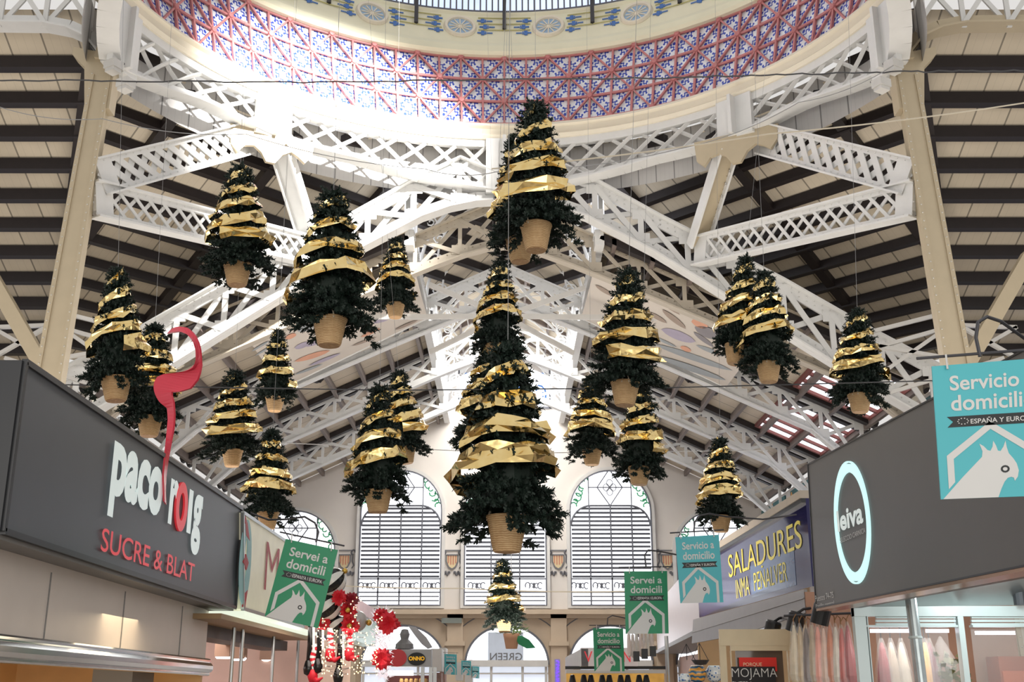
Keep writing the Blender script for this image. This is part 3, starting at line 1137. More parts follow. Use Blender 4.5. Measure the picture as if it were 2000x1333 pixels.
M['mosaic'] = mosaic()
M['blue_white_glass'] = glow('daylit_side_glass', rgb(214, 222, 248), 1.7, .25, 1.5)
for sx in (-1, 1):
    side = 'left' if sx < 0 else 'right'
    X = 12.6
    w_ = MB()
    w_.box((sx * (X + .3), 43.2, 5.0), .6, 24.5, 10.0)
    o = struct(w_.build('wall_nave_' + side, M['wall']))
    mo = MB()
    gl = MB()
    fr_ = MB()
    for (y0, y1) in ((31.6, 37.2), (38.2, 43.3), (44.3, 49.2), (50.2, 55.0)):
        ym, h = (y0 + y1) / 2, (y1 - y0) / 2
        # mosaic spandrel with an arched window under it
        mo.box((sx * (X - .03), ym, 8.9), .06, y1 - y0, 1.9)
        f2 = lambda a, b, d: Vector((sx * (X - d), a, b))
        gl.prism(arch_poly(ym, h - .4, 4.5, 7.2, rise=2.2), f2, .07, .1)
        po, pi_ = arch_poly(ym, h - .3, 4.4, 7.2, rise=2.32), arch_poly(ym, h - .55, 4.6, 7.2, rise=2.05)
        fr_.add(*(lambda b: (b.v, b.f))(band_between(po, pi_, f2, .05, .2)))
        for q in range(1, 10):
            y = y0 + .4 + (y1 - y0 - .8) * q / 10
            fr_.box((sx * (X - .15), y, 6.6), .1, .09, 4.4)
        fr_.box((sx * (X - .15), ym, 7.2), .12, h * 2 - .9, .12)
    struct(mo.build('trim_mosaic_' + side, M['mosaic']))
    struct(gl.build('window_nave_' + side, M['blue_white_glass']))
    struct(fr_.build('trim_window_' + side, M['grey_white']))
    # glazed roof strip with red iron frames
    if sx > 0:
        for (y0, y1) in ((32.8, 36.9), (38.5, 43.0)):
            zf = lambda x: RH + .08 - RS * x
            g = MB().quad((9.9, y0, zf(9.9)), (12.3, y0, zf(12.3)), (12.3, y1, zf(12.3)), (9.9, y1, zf(9.9)))
            struct(g.build('window_roof_light', M['daylight']))
            b = MB()
            for q in range(6):
                y = y0 + (y1 - y0) * q / 5
                b.bar((9.8, y, zf(9.8) - .05), (12.4, y, zf(12.4) - .05), .14, .12)
            for x in (9.85, 11.1, 12.3):
                b.bar((x, y0, zf(x) - .06), (x, y1, zf(x) - .06), .14, .12)
            struct(b.build('trim_roof_light', mat('red_brown_frame', rgb(120, 64, 58), .5)))
    # transept wall below the crossing eaves
    t = MB()
    t.box((sx * 22.5, 36.4, 5.5), 18, .4, 11.0)
    t.box((sx * 22.5, 36.4, 11.6), 18, .5, .7)
    struct(t.build('wall_transept_' + side, M['plaster']))
    for x in (15.2, 18.4, 21.6):
        f2 = face(36.2)
        struct(MB().prism(arch_poly(sx * x, 1.15, 4, 9.4), f2, .02, .05).build('window_transept', M['blue_white_glass']))
        m = band_between(arch_poly(sx * x, 1.25, 3.9, 9.4), arch_poly(sx * x, 1.05, 4.1, 9.4), f2, 0, .15)
        for q in (-.55, 0, .55):
            m.box((sx * x + q, 36.08, 6.6), .07, .1, 5.6)
        m.box((sx * x, 36.08, 8.6), 2.3, .1, .09)
        struct(m.build('trim_transept_window', M['grey_white']))
    # tie lattice between the crossing column and the eaves
    t = thing('tie_lattice', 'light iron tie lattice behind the ' + ('sunlit' if sx < 0 else 'shaded') + ' crossing column at eaves height', 'tie', (sx * 12, 30, 10))
    a, b = V(sx * 15.5, 29.5, 10.6), V(sx * 7.6, 30.6, 12.1)
    pts = [((1640, 664), (1845, 612)), ((1640, 700), (1850, 640)), ((1640, 664), (1850, 700)), ((1700, 745), (1850, 640)), ((1730, 770), (1960, 700)), ((1845, 600), (1845, 700)), ((1880, 640), (1985, 700)), ((1880, 700), (1985, 640)), ((1880, 636), (1985, 640))]
    m = MB()
    for (u0, v0), (u1, v1) in pts:
        p0, p1 = P(u0, v0, Y=29.5), P(u1, v1, Y=29.5)
        p0.x *= sx
        p1.x *= sx
        m.bar(p0, p1, .1, .12, up=(0, 1, 0))
    m.build('bracing_frame', M['grey_white'], t)
    # raking strut beside the transept eaves
    p0, p1 = P(2010, 500, Y=27), P(1868, 748, Y=27)
    p0.x *= sx
    p1.x *= sx
    q = MB().bar(p0, p1, .35, .3, up=(0, 1, 0))
    o = q.build('raking_strut', M['cream'])
    tag(o, 'cream raking strut running down to the eaves beyond the ' + ('sunlit' if sx < 0 else 'shaded') + ' column', 'strut')
    # aisle truss at the top corner, running from the column out of view
    zt, zb = P(1985, 3, Y=24).z + .3, P(1990, 55, Y=24).z
    t = thing('aisle_truss', 'white aisle truss reaching outward from the top of the ' + ('sunlit' if sx < 0 else 'shaded') + ' column', 'truss', (sx * 9.6, 24, zb))
    lo = [(9.75, zb - .75), (10.1, zb - .3), (10.6, zb - .05), (11.2, zb + .08), (12.5, zb + .1), (20, zb + .1)]
    q = MB()
    for (x0, z0), (x1, z1) in zip(lo, lo[1:]):
        q.bar((sx * x0, 24, z0 + .1), (sx * x1, 24, z1 + .1), .08, .3)
        q.bar((sx * x0, 24, z0 - .04), (sx * x1, 24, z1 - .04), .5, .05)
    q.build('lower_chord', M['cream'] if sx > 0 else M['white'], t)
    MB().bar((sx * 9.6, 24, zb + 1.7), (sx * 20, 24, zb + 1.7), .3, .25).build('upper_chord', M['white'], t)
    q = MB()
    for k in range(9):
        x = 10.1 + k * 1.1
        q.bar((sx * x, 23.95, zb), (sx * x, 23.95, zb + 1.7), .12, .06, up=(0, 1, 0))
        q.bar((sx * x, 23.9, zb + .1), (sx * (x + 1.1), 23.9, zb + 1.7), .12, .05, up=(0, 1, 0))
        q.bar((sx * x, 24.0, zb + 1.7), (sx * (x + 1.1), 24.0, zb + .1), .12, .05, up=(0, 1, 0))
    q.build('web_lattice', M['white'], t)

# ------------------------------------------------------------------ painted banners under the nave roof
def banner_mat(name, seed, cols):
    m = NT(name)
    co = m.coord()
    base = rgb(208, 198, 188)
    x, y, z = m.sep(co)[:3]
    c = base
    for k, (sc, rot, thr, col) in enumerate(cols):
        vec = m.scaled(co, sc, (0, 0, rot))
        vo = m.n('ShaderNodeTexVoronoi')
        m.put(vo.inputs['Vector'], vec)
        vo.inputs['Scale'].default_value = 1
        mask = m.math('LESS_THAN', vo.outputs['Distance'], thr)
        keep = m.math('GREATER_THAN', m.noise(co, .55 + .1 * k, 1), .46)
        c = m.mix(m.math('MULTIPLY', m.math('MULTIPLY', mask, keep), .75), c, col)
    m.color(c)
    m.b.inputs['Roughness'].default_value = .8
    return m.m


PAINT = {'brown': rgb(160, 144, 132), 'lavender': rgb(172, 164, 182), 'grey': rgb(158, 164, 168), 'coral': rgb(214, 160, 134), 'dark': rgb(138, 134, 138)}


def _z(pts, ox, oy, k):
    return [(ox + a * k, oy + b * k, ox + c * k, oy + d * k, w * k) for a, b, c, d, w in pts]


LEAVES_R = {'brown': _z([(370, 250, 470, 300, 26), (400, 265, 540, 375, 26), (430, 318, 570, 348, 22), (395, 360, 480, 412, 24), (460, 350, 565, 438, 26), (190, 205, 280, 250, 22), (160, 240, 235, 290, 22), (340, 330, 400, 390, 18)], 1094, 450, .4357),
            'lavender': _z([(455, 440, 610, 495, 56), (740, 545, 800, 575, 40)], 1094, 450, .4357),
            'coral': _z([(590, 405, 665, 425, 44), (540, 520, 590, 535, 30), (690, 540, 720, 550, 24)], 1094, 450, .4357),
            'dark': _z([(605, 430, 725, 480, 60), (600, 450, 690, 520, 22)], 1094, 450, .4357),
            'grey': _z([(420, 505, 775, 625, 40), (430, 560, 745, 668, 42), (415, 470, 525, 520, 18), (610, 510, 740, 560, 26)], 1094, 450, .4357)}
LEAVES_L = {'grey': _z([(1655, 605, 1770, 565, 46), (1400, 720, 1500, 660, 14), (1420, 745, 1510, 690, 12), (1640, 850, 1800, 790, 20)], 0, 433, .35),
            'lavender': _z([(1640, 700, 1730, 672, 40), (1720, 800, 1900, 730, 26), (1700, 690, 1810, 655, 30), (2080, 560, 2200, 520, 34)], 0, 433, .35),
            'coral': _z([(1640, 775, 1840, 715, 40), (1590, 640, 1650, 630, 34), (2010, 640, 2120, 590, 26)], 0, 433, .35),
            'brown': _z([(1840, 640, 1990, 585, 20), (1960, 690, 2100, 640, 18), (2200, 600, 2330, 545, 22)], 0, 433, .35)}
bc = [((.35, 1.5, .3), .5, .3, rgb(186, 168, 152)), ((.35, 1.5, .3), 1.0, .3, rgb(150, 146, 160)), ((.4, 1.6, .3), -.4, .24, rgb(150, 164, 166)), ((.8, 1.3, .3), 2.0, .2, rgb(190, 152, 132))]
for sx in (-1, 1):
    cs = [P(985 + sx * 175, 526, Y=32.6), P(985 + sx * 500, 664, Y=32.6), P(985 + sx * 432, 758, Y=36.9), P(985 + sx * 150, 622, Y=36.9)]
    nq = (cs[1] - cs[0]).cross(cs[3] - cs[0]).normalized()
    d_ = cs[2] - V(0, 0, EYE)
    cs[2] = V(0, 0, EYE) + d_ * ((cs[0] - V(0, 0, EYE)).dot(nq) / d_.dot(nq))
    nx = 10
    m = MB()
    for i in range(nx):
        for j in range(6):
            q = []
            for a, b in ((i, j), (i + 1, j), (i + 1, j + 1), (i, j + 1)):
                s_, t_ = a / nx, b / 6
                p = (cs[0] * (1 - s_) + cs[1] * s_) * (1 - t_) + (cs[3] * (1 - s_) + cs[2] * s_) * t_
                q.append(p - V(0, 0, .03 * math.sin(math.pi * t_)))
            m.quad(*q)
    t = thing('ceiling_banner', 'large pale banner painted with ' + ('fruit shapes, on the bakery side of the nave roof' if sx < 0 else 'leaves, on the oval emblem side of the nave roof'), 'banner', cs[0])
    m.build('painted_cloth', mat('banner_cloth_%d' % sx, rgb(208, 200, 190), .8, var=.05, scale=.6), t)
    nn = (cs[1] - cs[0]).cross(cs[3] - cs[0]).normalized()
    if nn.z > 0:
        nn = -nn
    art = LEAVES_R if sx > 0 else LEAVES_L
    for cname, items in art.items():
        q = MB()
        for (u0, v0, u1, v1, wd) in items:
            pts = []
            for (u, v) in ((u0, v0), (u1, v1)):
                e_ = V(0, 0, EYE)
                d_ = P(u, v, Y=1) - e_
                pts.append(e_ + d_ * ((cs[0] - e_).dot(nn) / d_.dot(nn)))
            a_, b_ = pts
            ln_ = b_ - a_
            sd = ln_.cross(nn).normalized() * (wd / F * 36 * .95)
            out = []
            for s_ in (1, -1):
                for k in range(9):
                    f_ = k / 8 if s_ > 0 else 1 - k / 8
                    out.append(a_ + ln_ * f_ + sd * (s_ * math.sin(math.pi * f_) ** .6) + nn * .045)
            q.add(out, [tuple(range(18))])
        q.build('painted_shape_pattern', mat('banner_paint_%s_%d' % (cname, sx), PAINT[cname], .8, var=.12), t)
    h = MB()
    h.tube([cs[3] * (1 - k / 30) + cs[2] * (k / 30) + V(0, 0, .03) for k in range(31)], .06, 5)
    h.build('hem', M['white'], t)
# ------------------------------------------------------------------ hanging trees
M['needles'] = mat('dark_green_needles', rgb(10, 31, 21), .65, var=.5, scale=6)
M['gold'] = None


def gold():
    m = NT('gold_foil')
    co = m.coord()
    m.color(m.mix(m.noise(co, 7, 2), rgb(224, 188, 112), rgb(250, 230, 172)))
    m.b.inputs['Metallic'].default_value = 1
    m.b.inputs['Roughness'].default_value = .16
    m.bump(m.noise(co, 9, 1), .25, .03)
    return m.m


M['gold'] = gold()


def wicker():
    m = NT('woven_straw')
    co = m.coord()
    x, y, z = m.sep(co)[:3]
    w = m.math('SINE', m.math('ADD', m.math('MULTIPLY', z, 330), m.math('MULTIPLY', m.noise(co, 9, 2), 9)))
    m.color(m.mix(m.math('ADD', m.math('MULTIPLY', w, .3), m.math('MULTIPLY', m.noise(co, 14, 3), .6)), rgb(176, 138, 94), rgb(232, 202, 156)))
    m.b.inputs['Roughness'].default_value = .7
    m.bump(w, .4, .01)
    return m.m


M['straw'] = wicker()
M['string'] = mat('pale_cord', rgb(206, 196, 176), .7)
TH = 2.0


def tree_r(z):
    t = (z - .36) / (TH - .36)
    return .6 * max(0, 1 - t) ** .92 + .015


def make_foliage(seed):
    r = random.Random(seed)
    m = MB()

    def sprig(p, d, L, w):
        """a short brush of needles from p along d"""
        d = d.normalized()
        x = d.cross(Vector((0, 0, 1)))
        if x.length < .1:
            x = Vector((1, 0, 0))
        x.normalize()
        y = x.cross(d)
        vs, fs = [], []
        n = 9
        for i in range(n):
            s = i / (n - 1)
            b = p + d * L * s
            a = i * 2.4 + r.random()
            for k in range(2):
                aa = a + k * math.pi
                o = (x * math.cos(aa) + y * math.sin(aa)) * w + d * w * .9
                t_ = b + o * (1.15 - .5 * s)
                q = d.cross(o).normalized() * .011
                j = len(vs)
                vs += [b - q, b + q, t_ + q * .6, t_ - q * .6]
                fs.append((j, j + 1, j + 2, j + 3))
        m.add(vs, fs)
        m.tube([p, p + d * L], .008, 3, False)
    z = .35
    while z < TH - .1:
        R0 = tree_r(z)
        n = max(3, int(5 + R0 * 15))
        a0 = r.random() * 6
        for k in range(n):
            a = a0 + k * 2 * math.pi / n + r.uniform(-.2, .2)
            L = R0 * (r.uniform(.82, 1.16) if z < .62 else r.uniform(.8, 1.0))
            out = Vector((math.cos(a), math.sin(a), 0))
            dr = r.uniform(-.62, -.05) if z < .62 else r.uniform(-.25, .35)
            p0 = Vector((0, 0, z + .06))
            nn = max(2, int(L / .085))
            for i in range(nn):
                s = (i + .6) / nn
                c = p0 + out * L * s * .9 + Vector((0, 0, dr * L * s * s))
                if s > .35:
                    side = Vector((-out.y, out.x, 0))
                    up = r.uniform(-.35, .5)
                    for sg in (-1, 1):
                        sprig(c, out * .9 + side * sg * r.uniform(.35, .9) + Vector((0, 0, up)), r.uniform(.09, .15), .042)
            sprig(p0 + out * L * .85 + Vector((0, 0, dr * L * .8)), out + Vector((0, 0, dr * .6)), .16, .045)
        z += .085 if z < 1.3 else .07
    for k in range(10):
        a = k * 2.4
        sprig(Vector((0, 0, TH - .3 + k * .022)), Vector((math.cos(a) * .5, math.sin(a) * .5, .9)), .13, .035)
    sprig(Vector((0, 0, TH - .14)), Vector((.05, 0, 1)), .14, .03)
    m.lathe([(.0, .34), (.3, .4), (.3, .8), (.2, 1.2), (.1, 1.6), (.02, 1.9)], (0, 0, 0), 9)
    return m


def make_garland(seed):
    """one crumpled strip wound down the tree"""
    r = random.Random(seed)
    m = MB()
    turns = r.uniform(3.8, 4.5)
    n = int(turns * 17)
    a0 = r.random() * 6.28
    rows = []
    tilt = r.uniform(.04, .1)
    ta = r.random() * 6
    wob, wid = 0.0, 1.0
    for i in range(n + 1):
        s = i / n
        z = .68 + (TH - .8) * s ** 1.05
        a = a0 + s * turns * 2 * math.pi + r.uniform(-.1, .1)
        wob = wob * .75 + r.uniform(-.025, .025)
        wid = wid * .8 + .2 * r.uniform(.35, 1.5)
        zz = z + tilt * (1 - .5 * s) * math.sin(a + ta) + wob
        w = .1 * (1 - .3 * s) * wid
        row = []
        for k, q in enumerate((-1, -.3, .35, 1)):
            zk = zz + q * w + r.uniform(-.02, .02)
            rr = tree_r(zk) * (1.05 + .05 * (1 - s)) + .075 + .022 * (1 if i % 2 else -1) * (1.2 - s) * (1 if k < 2 else -.6) + (r.uniform(-.05, .075) if k in (1, 2) else r.uniform(-.045, .04)) * (1.15 - .5 * s)
            row.append(Vector((rr * math.cos(a), rr * math.sin(a), zk)))
        rows.append(row)
    vs = [p for q in rows for p in q]
    fs = []
    for i in range(n):
        for k in range(3):
            a, b, c, d = i * 4 + k, i * 4 + k + 1, i * 4 + k + 5, i * 4 + k + 4
            fs += [(a, b, c), (a, c, d)] if (i + k) % 2 else [(a, b, d), (b, c, d)]
    return m.add(vs, fs)


def make_basket():
    m = MB()
    prof = [(0, 0), (.155, 0), (.172, .02)]
    for k in range(1, 12):
        prof.append((.172 + .075 * k / 12 + (.004 if k % 2 else 0), .02 + .295 * k / 12))
    prof += [(.258, .315), (.258, .33), (.238, .33), (.22, .25), (0, .3)]
    return m.lathe(prof, (0, 0, 0), 20)


protos = []
gr = 'potted fir trees with gold ribbons hung under the roof'
for s_ in range(4):
    f_ = make_foliage(100 + s_).build('foliage', M['needles'])
    g_ = make_garland(10 + s_ * 7).build('gold_ribbon', M['gold'])
    b_ = make_basket().build('basket', M['straw'])
    h_ = MB()
    for sg in (-1, 1):
        h_.tube([V(sg * .245, .04, .29), V(sg * .21, .02, .38), V(sg * .2, -.03, .42), V(sg * .235, -.07, .36), V(sg * .235, -.08, .29)], .012, 5)
    h_ = h_.build('basket_handle', M['string'])
    k_ = MB().tube([V(0, 0, .2), V(0, 0, .7), V(0, 0, TH - .1)], [.03, .026, .01], 6).build('trunk', M['dark_wood'])
    protos.append((f_, g_, b_, h_, k_))


def place_tree(i, tip, bot, width, label, H=2.0, var=None):
    t1, t0 = P(*tip, Y=1), P(*bot, Y=1)
    Y = H / (t1.z - t0.z)
    top, base = P(*tip, Y=Y), P(*bot, Y=Y)
    r_ = bpy.data.objects.new('hanging_tree', None)
    r_.empty_display_size = .2
    COL.objects.link(r_)
    tag(r_, label, 'tree', gr)
    r_.location = base
    depth = Y * math.cos(PITCH) + (base.z - EYE) * math.sin(PITCH)
    wx_ = width / F * depth / 1.32
    r_.scale = (wx_, wx_, H / TH)
    r_.rotation_euler = (0, math.atan2(top.x - base.x, H), 0)
    rz = (i * 2.399 + 0.7) % 6.283
    r_.rotation_euler = (Matrix.Rotation(math.atan2(top.x - base.x, H), 3, 'Y') @ Matrix.Rotation(rz, 3, 'Z')).to_euler()
    src = protos[i % 4 if var is None else var]
    parts = []
    for k, o in enumerate(src):
        if o.parent is None and not o.get('used'):
            c = o
            o['used'] = 1
        else:
            c = o.copy()
            COL.objects.link(c)
        if k == 2:
            c.scale = (.84 / wx_, .84 / wx_, 1)
        c.parent = parts[2] if k == 3 else r_
        parts.append(c)
    # the wire runs up to the roof above the tree
    ax, ay = abs(top.x), top.y
    if ay > 31:
        zr = 18.5 - .53 * ax if ax < 2.9 else RH - RS * ax
    elif math.hypot(ax, ay - 21.1) < 10 or ay < 21:
        zr = 22.5
    else:
        zr = K - RS * max((ax + ay) / math.sqrt(2), ay if ax > .414 * ay else 0)
    w_ = MB().tube([V(0, 0, TH - .05), V(0, 0, TH + max(.5, (zr - top.z) / H * TH))], .004, 4, False).build('hanging_wire', M['wire'])
    w_.parent = r_
    w_.matrix_parent_inverse = Matrix.Identity(4)
    return r_


TREES = [
    ((1046, 200), (1047, 490), 168, 'large hanging fir before the dome ring, highest of all the firs', 2.2),
    ((1006, 262), (1016, 512), 120, 'hanging fir mostly hidden behind the large fir before the dome ring, basket peeping below', 2.1),
    ((470, 322), (463, 558), 144, 'hanging fir before the sunlit lattice girder, highest on the bakery side', 2.0),
    ((652, 370), (643, 676), 184, 'broad hanging fir whose basket hangs over the painted fruit banner', 2.1),
    ((774, 464), (772, 621), 88, 'small bright gold-wrapped fir hanging beside the roof lantern', 1.9),
    ((231, 522), (226, 784), 126, 'hanging fir between the sunlit column and the red swirl sculpture', 2.0),
    ((303, 632), (291, 853), 124, 'hanging fir partly covered by the red swirl sculpture', 2.0),
    ((544, 643), (536, 804), 82, 'slim hanging fir at the lower edge of the painted fruit banner', 1.9),
    ((460, 724), (453, 912), 120, 'hanging fir above the far end of the dark bakery fascia', 2.0),
    ((533, 836), (522, 1034), 108, 'hanging fir whose basket dips behind the cream shop fascia', 2.0),
    ((778, 722), (793, 906), 100, 'tilted hanging fir behind another fir, its basket before the plain wall above the windows', 1.9),
    ((742, 750), (738, 1002), 128, 'hanging fir with its basket over the glass of the arched window nearer the bakery', 2.0),
    ((977, 508), (971, 708), 106, 'upper fir of the column hanging in the middle of the nave under the lantern', 1.9),
    ((960, 660), (950, 890), 134, 'middle fir of the nave column, mostly hidden behind the biggest fir', 2.1),
    ((992, 668), (990, 1080), 236, 'biggest hanging fir in the middle of the nave with the widest straw basket', 2.25),
    ((981, 1092), (985, 1236), 82, 'small hanging fir low before the middle arched window above the entrance arch', 1.9),
    ((1228, 527), (1220, 793), 156, 'broad hanging fir before the painted leaf banner', 2.1),
    ((1154, 735), (1156, 909), 106, 'hanging fir before the bare wall, just under the broad fir of the leaf banner', 1.9),
    ((1253, 745), (1248, 948), 106, 'hanging fir below the broad fir, its basket before an arched window head', 1.95),
    ((1458, 495), (1436, 712), 98, 'hanging fir standing behind its twin before the shaded lattice girder', 2.05),
    ((1492, 528), (1502, 747), 118, 'hanging fir overlapping its twin, with a straw basket over the leaf banner edge', 2.0),
    ((1674, 603), (1680, 806), 122, 'hanging fir over the top edge of the grey fascia with the oval emblem', 1.95),
    ((1406, 853), (1408, 1040), 98, 'hanging fir with wide gold wraps just above the turquoise sign on a curved arm', 1.95),
]
for i, (a, b, w, l, H) in enumerate(TREES):
    place_tree(i, a, b, w, l, H)

# the last small potted plant under the lowest fir
base = P(999, 1268, Y=33)
t = thing('hanging_plant', 'small pale green potted plant hanging under the lowest fir before the entrance arch', 'plant', base)
MB().lathe([(0, 0), (.16, 0), (.24, .42), (.21, .42), (.2, .36), (0, .36)], base, 16).build('pot', mat('pale_terracotta', rgb(196, 150, 120), .7), t)
m = MB()
r_ = random.Random(3)
for k in range(260):
    a, zz = r_.random() * 6.28, r_.random()
    rad = (.1 + .42 * (1 - zz)) * math.sqrt(r_.random()) * (1.1 if zz < .4 else .8)
    c = base + V(rad * math.cos(a), rad * math.sin(a), .4 + zz * .75)
    d = V(math.cos(a), math.sin(a), r_.uniform(-.5, .8)).normalized()
    x = d.cross(V(0, 0, 1)).normalized() * .06
    m.add([c, c + d * .07 + x, c + d * .17, c + d * .07 - x], [(0, 1, 2, 3)])
m.build('leaves', mat('pale_green_leaves', rgb(120, 146, 96), .5, var=.5, scale=12), t)
q = base + V(.38, -.1, .12)
m = MB().prism([(-.28, .2), (-.1, .24), (.12, .12), (.3, -.1), (.05, -.12), (-.18, .0)], lambda a, b, d: q + V(a, -d, b), 0, .03)
m.build('green_leaf_tag', mat('bright_green_leaf', rgb(24, 140, 90), .5), t)
MB().tube([base + V(0, 0, .4), base + V(0, 0, 3.2)], .012, 4, False).build('hanging_wire', M['wire'], t)
# ------------------------------------------------------------------ lettering and boards
FONTS = {}


def text_mesh(s, bold=0.0, spacing=1.0):
    key = (s, bold, spacing)
    if key not in FONTS:
        cu = bpy.data.curves.new('t', 'FONT')
        cu.body = s
        cu.size = 1
        cu.offset = bold
        cu.space_character = spacing
        cu.resolution_u = 4
        o = bpy.data.objects.new('t', cu)
        COL.objects.link(o)
        bpy.context.view_layer.update()
        me = o.to_mesh()
        vs = [(v.co.x, v.co.y) for v in me.vertices]
        fs = [tuple(p.vertices) for p in me.polygons]
        o.to_mesh_clear()
        bpy.data.objects.remove(o)
        bpy.data.curves.remove(cu)
        x0, x1 = min(v[0] for v in vs), max(v[0] for v in vs)
        y0, y1 = min(v[1] for v in vs), max(v[1] for v in vs)
        FONTS[key] = ([((x - x0) / (x1 - x0), (y - y0) / (y1 - y0)) for x, y in vs], fs)
    return FONTS[key]


def put_text(mb, s, fr, x0, y0, x1, y1, d, bold=0.02, spacing=1.0, shear=0.0, slope=0.0):
    """letters filling the box x0..x1, y0..y1 of a board"""
    vs, fs = text_mesh(s, bold, spacing)
    mb.add([fr(x0 + (x1 - x0) * a + shear * b * (y1 - y0), y0 + (y1 - y0) * b + slope * a, d) for a, b in vs], fs)
    return mb


def split_build(mb, name, mt, parent):
    """every loose letter of mb becomes a part of its own"""
    up = list(range(len(mb.v)))

    def find(a):
        while up[a] != a:
            a = up[a] = up[up[a]]
        return a
    key = {}
    for i, v in enumerate(mb.v):
        k = tuple(round(c, 5) for c in v)
        if k in key:
            up[find(i)] = find(key[k])
        key[k] = i
    for f in mb.f:
        for b in f[1:]:
            up[find(b)] = find(f[0])
    groups = {}
    for f in mb.f:
        groups.setdefault(find(f[0]), []).append(f)
    for fs in groups.values():
        ids = sorted({i for f in fs for i in f})
        at = {i: k for k, i in enumerate(ids)}
        q = MB()
        q.add([mb.v[i] for i in ids], [tuple(at[i] for i in f) for f in fs])
        q.build(name, mt, parent)


class Board:
    """a flat board: origin o, unit axes ex (along) and ey (up), n towards the aisle"""
    def __init__(s, o, ex, ey):
        s.o, s.ex = Vector(o), Vector(ex).normalized()
        s.n = s.ex.cross(Vector(ey)).normalized()
        s.ey = s.n.cross(s.ex).normalized()
        if s.n.y > 0:
            s.n = -s.n

    def __call__(s, x, y, d=0.0):
        return s.o + s.ex * x + s.ey * y + s.n * d

    def at(s, u, v):
        a = P(u, v, Y=1) - V(0, 0, EYE)
        e = V(0, 0, EYE)
        k = (s.o - e).dot(s.n) / a.dot(s.n)
        q = e + a * k - s.o
        return q.dot(s.ex), q.dot(s.ey)


def outline_board(fr, pix, d0, d1):
    return MB().prism([fr.at(*p) for p in pix], fr, d0, d1)


def edge_frame(fr, pts, w, d):
    m = MB()
    for a, b in zip(pts, pts[1:] + pts[:1]):
        m.bar(fr(*a, d), fr(*b, d), w, w, up=fr.n)
    return m


def ring2d(fr, cx, cy, rx, ry, w, d0, d1, n=40):
    o = [(cx + rx * math.cos(a), cy + ry * math.sin(a)) for a in [2 * math.pi * k / n for k in range(n)]]
    i = [(cx + (rx - w) * math.cos(a), cy + (ry - w) * math.sin(a)) for a in [2 * math.pi * k / n for k in range(n)]]
    return band_between(o, i, fr, d0, d1)


M['sign_grey'] = mat('dark_grey_fascia', rgb(74, 78, 84), .38, var=.05)
M['sign_edge'] = mat('black_fascia_edge', rgb(30, 32, 36), .35)
M['sign_taupe'] = mat('taupe_fascia', rgb(92, 90, 88), .4, var=.05)
M['letter_white'] = mat('white_letter', rgb(216, 228, 226), .35, emit=.35)
M['letter_red'] = mat('red_letter', rgb(226, 56, 66), .35, emit=.25)
M['panel'] = mat('cream_panel', rgb(206, 196, 188), .5, var=.06)
M['chrome'] = mat('polished_metal', rgb(190, 194, 198), .12, 1.0, var=.1)
M['steel'] = mat('brushed_metal', rgb(176, 180, 180), .3, .9, var=.1)
M['soffit'] = mat('grey_soffit', rgb(120, 118, 116), .5)
M['warm_wall'] = mat('warm_shop_wall', rgb(216, 174, 120), .6, var=.15)
M['pink_wall'] = mat('pale_pink_shop_wall', rgb(222, 190, 178), .6, var=.1)
M['lamp'] = glow('lamp_white', (1, .97, .9, 1), 6)
M['lamp_warm'] = glow('lamp_warm', (1, .8, .5, 1), 6)
M['tube'] = glow('light_tube', rgb(244, 240, 255), 4)
M['soft_lit'] = glow('lit_diffuser', rgb(228, 236, 214), 1.0)

# ---------------------------------------------------------------- bakery with the dark fascia
XL = -3.9
zf = P(459, 1188, X=XL)
A = P(465, 1188, X=XL)
fl = Board(A, (0, -1, 0), (0, 0, 1))          # x grows towards the viewer
fl.n = V(1, 0, 0)
fl.ey = V(0, 0, 1)
pix = [(5, 1038), (459, 1188), (471, 994), (23, 690)]
stall = thing('bakery_stall', 'stall with dark grey fascia, white and red letters and a red swirl on top', 'stall', (XL - 1, A.y - 3, 0))
loc = [fl.at(*p) for p in pix]
x1, x0 = loc[0][0], loc[1][0]
yb = (loc[0][1] + loc[1][1]) / 2
yt = (loc[2][1] + loc[3][1]) / 2
loc = [(loc[0][0], loc[0][1]), (loc[1][0], loc[1][1]), (loc[1][0], loc[2][1]), (loc[0][0], loc[3][1])]
MB().prism(loc, fl, -.6, 0).build('fascia', M['sign_grey'], stall)
edge_frame(fl, loc, .05, .0).build('fascia_edge', M['sign_edge'], stall)
e = MB()
for p in (loc[0], loc[3]):
    pass
e.prism([(x1 + .01, loc[0][1]), (x1 + .05, loc[0][1]), (x1 + .05, loc[3][1]), (x1 + .01, loc[3][1])], fl, -.9, .0)
e.build('end_panel', M['sign_edge'], stall)
MB().prism([(x0, loc[1][1] - .06), (x1, loc[0][1] - .06), (x1, loc[0][1] - .01), (x0, loc[1][1] - .01)], fl, -.8, -.02).build('soffit', M['soffit'], stall)
pn = [(-60, 1085), (408, 1190), (408, 1296), (-60, 1246)]
fl2 = Board(A + V(-.28, 0, 0), (0, -1, 0), (0, 0, 1))
fl2.n, fl2.ey = V(1, 0, 0), V(0, 0, 1)
l2 = [fl2.at(*p) for p in pn]
m = MB()
m.prism([(l2[1][0], l2[2][1]), (l2[0][0], l2[3][1]), (l2[0][0], l2[3][1] + 1.2), (l2[1][0], l2[2][1] + .7)], fl2, -.2, 0)
m.build('shutter_panel', M['panel'], stall)
m = MB()
for u in (90, 240, 355):
    x = fl2.at(u, 1200)[0]
    m = MB().bar(fl2(x, l2[2][1] + .02, .005), fl2(x, l2[2][1] + .68, .005), .012, .01)
    m.build('panel_joint', M['soffit'], stall)
m = MB()
za, zb_ = l2[2][1] - .07, l2[3][1] - .07
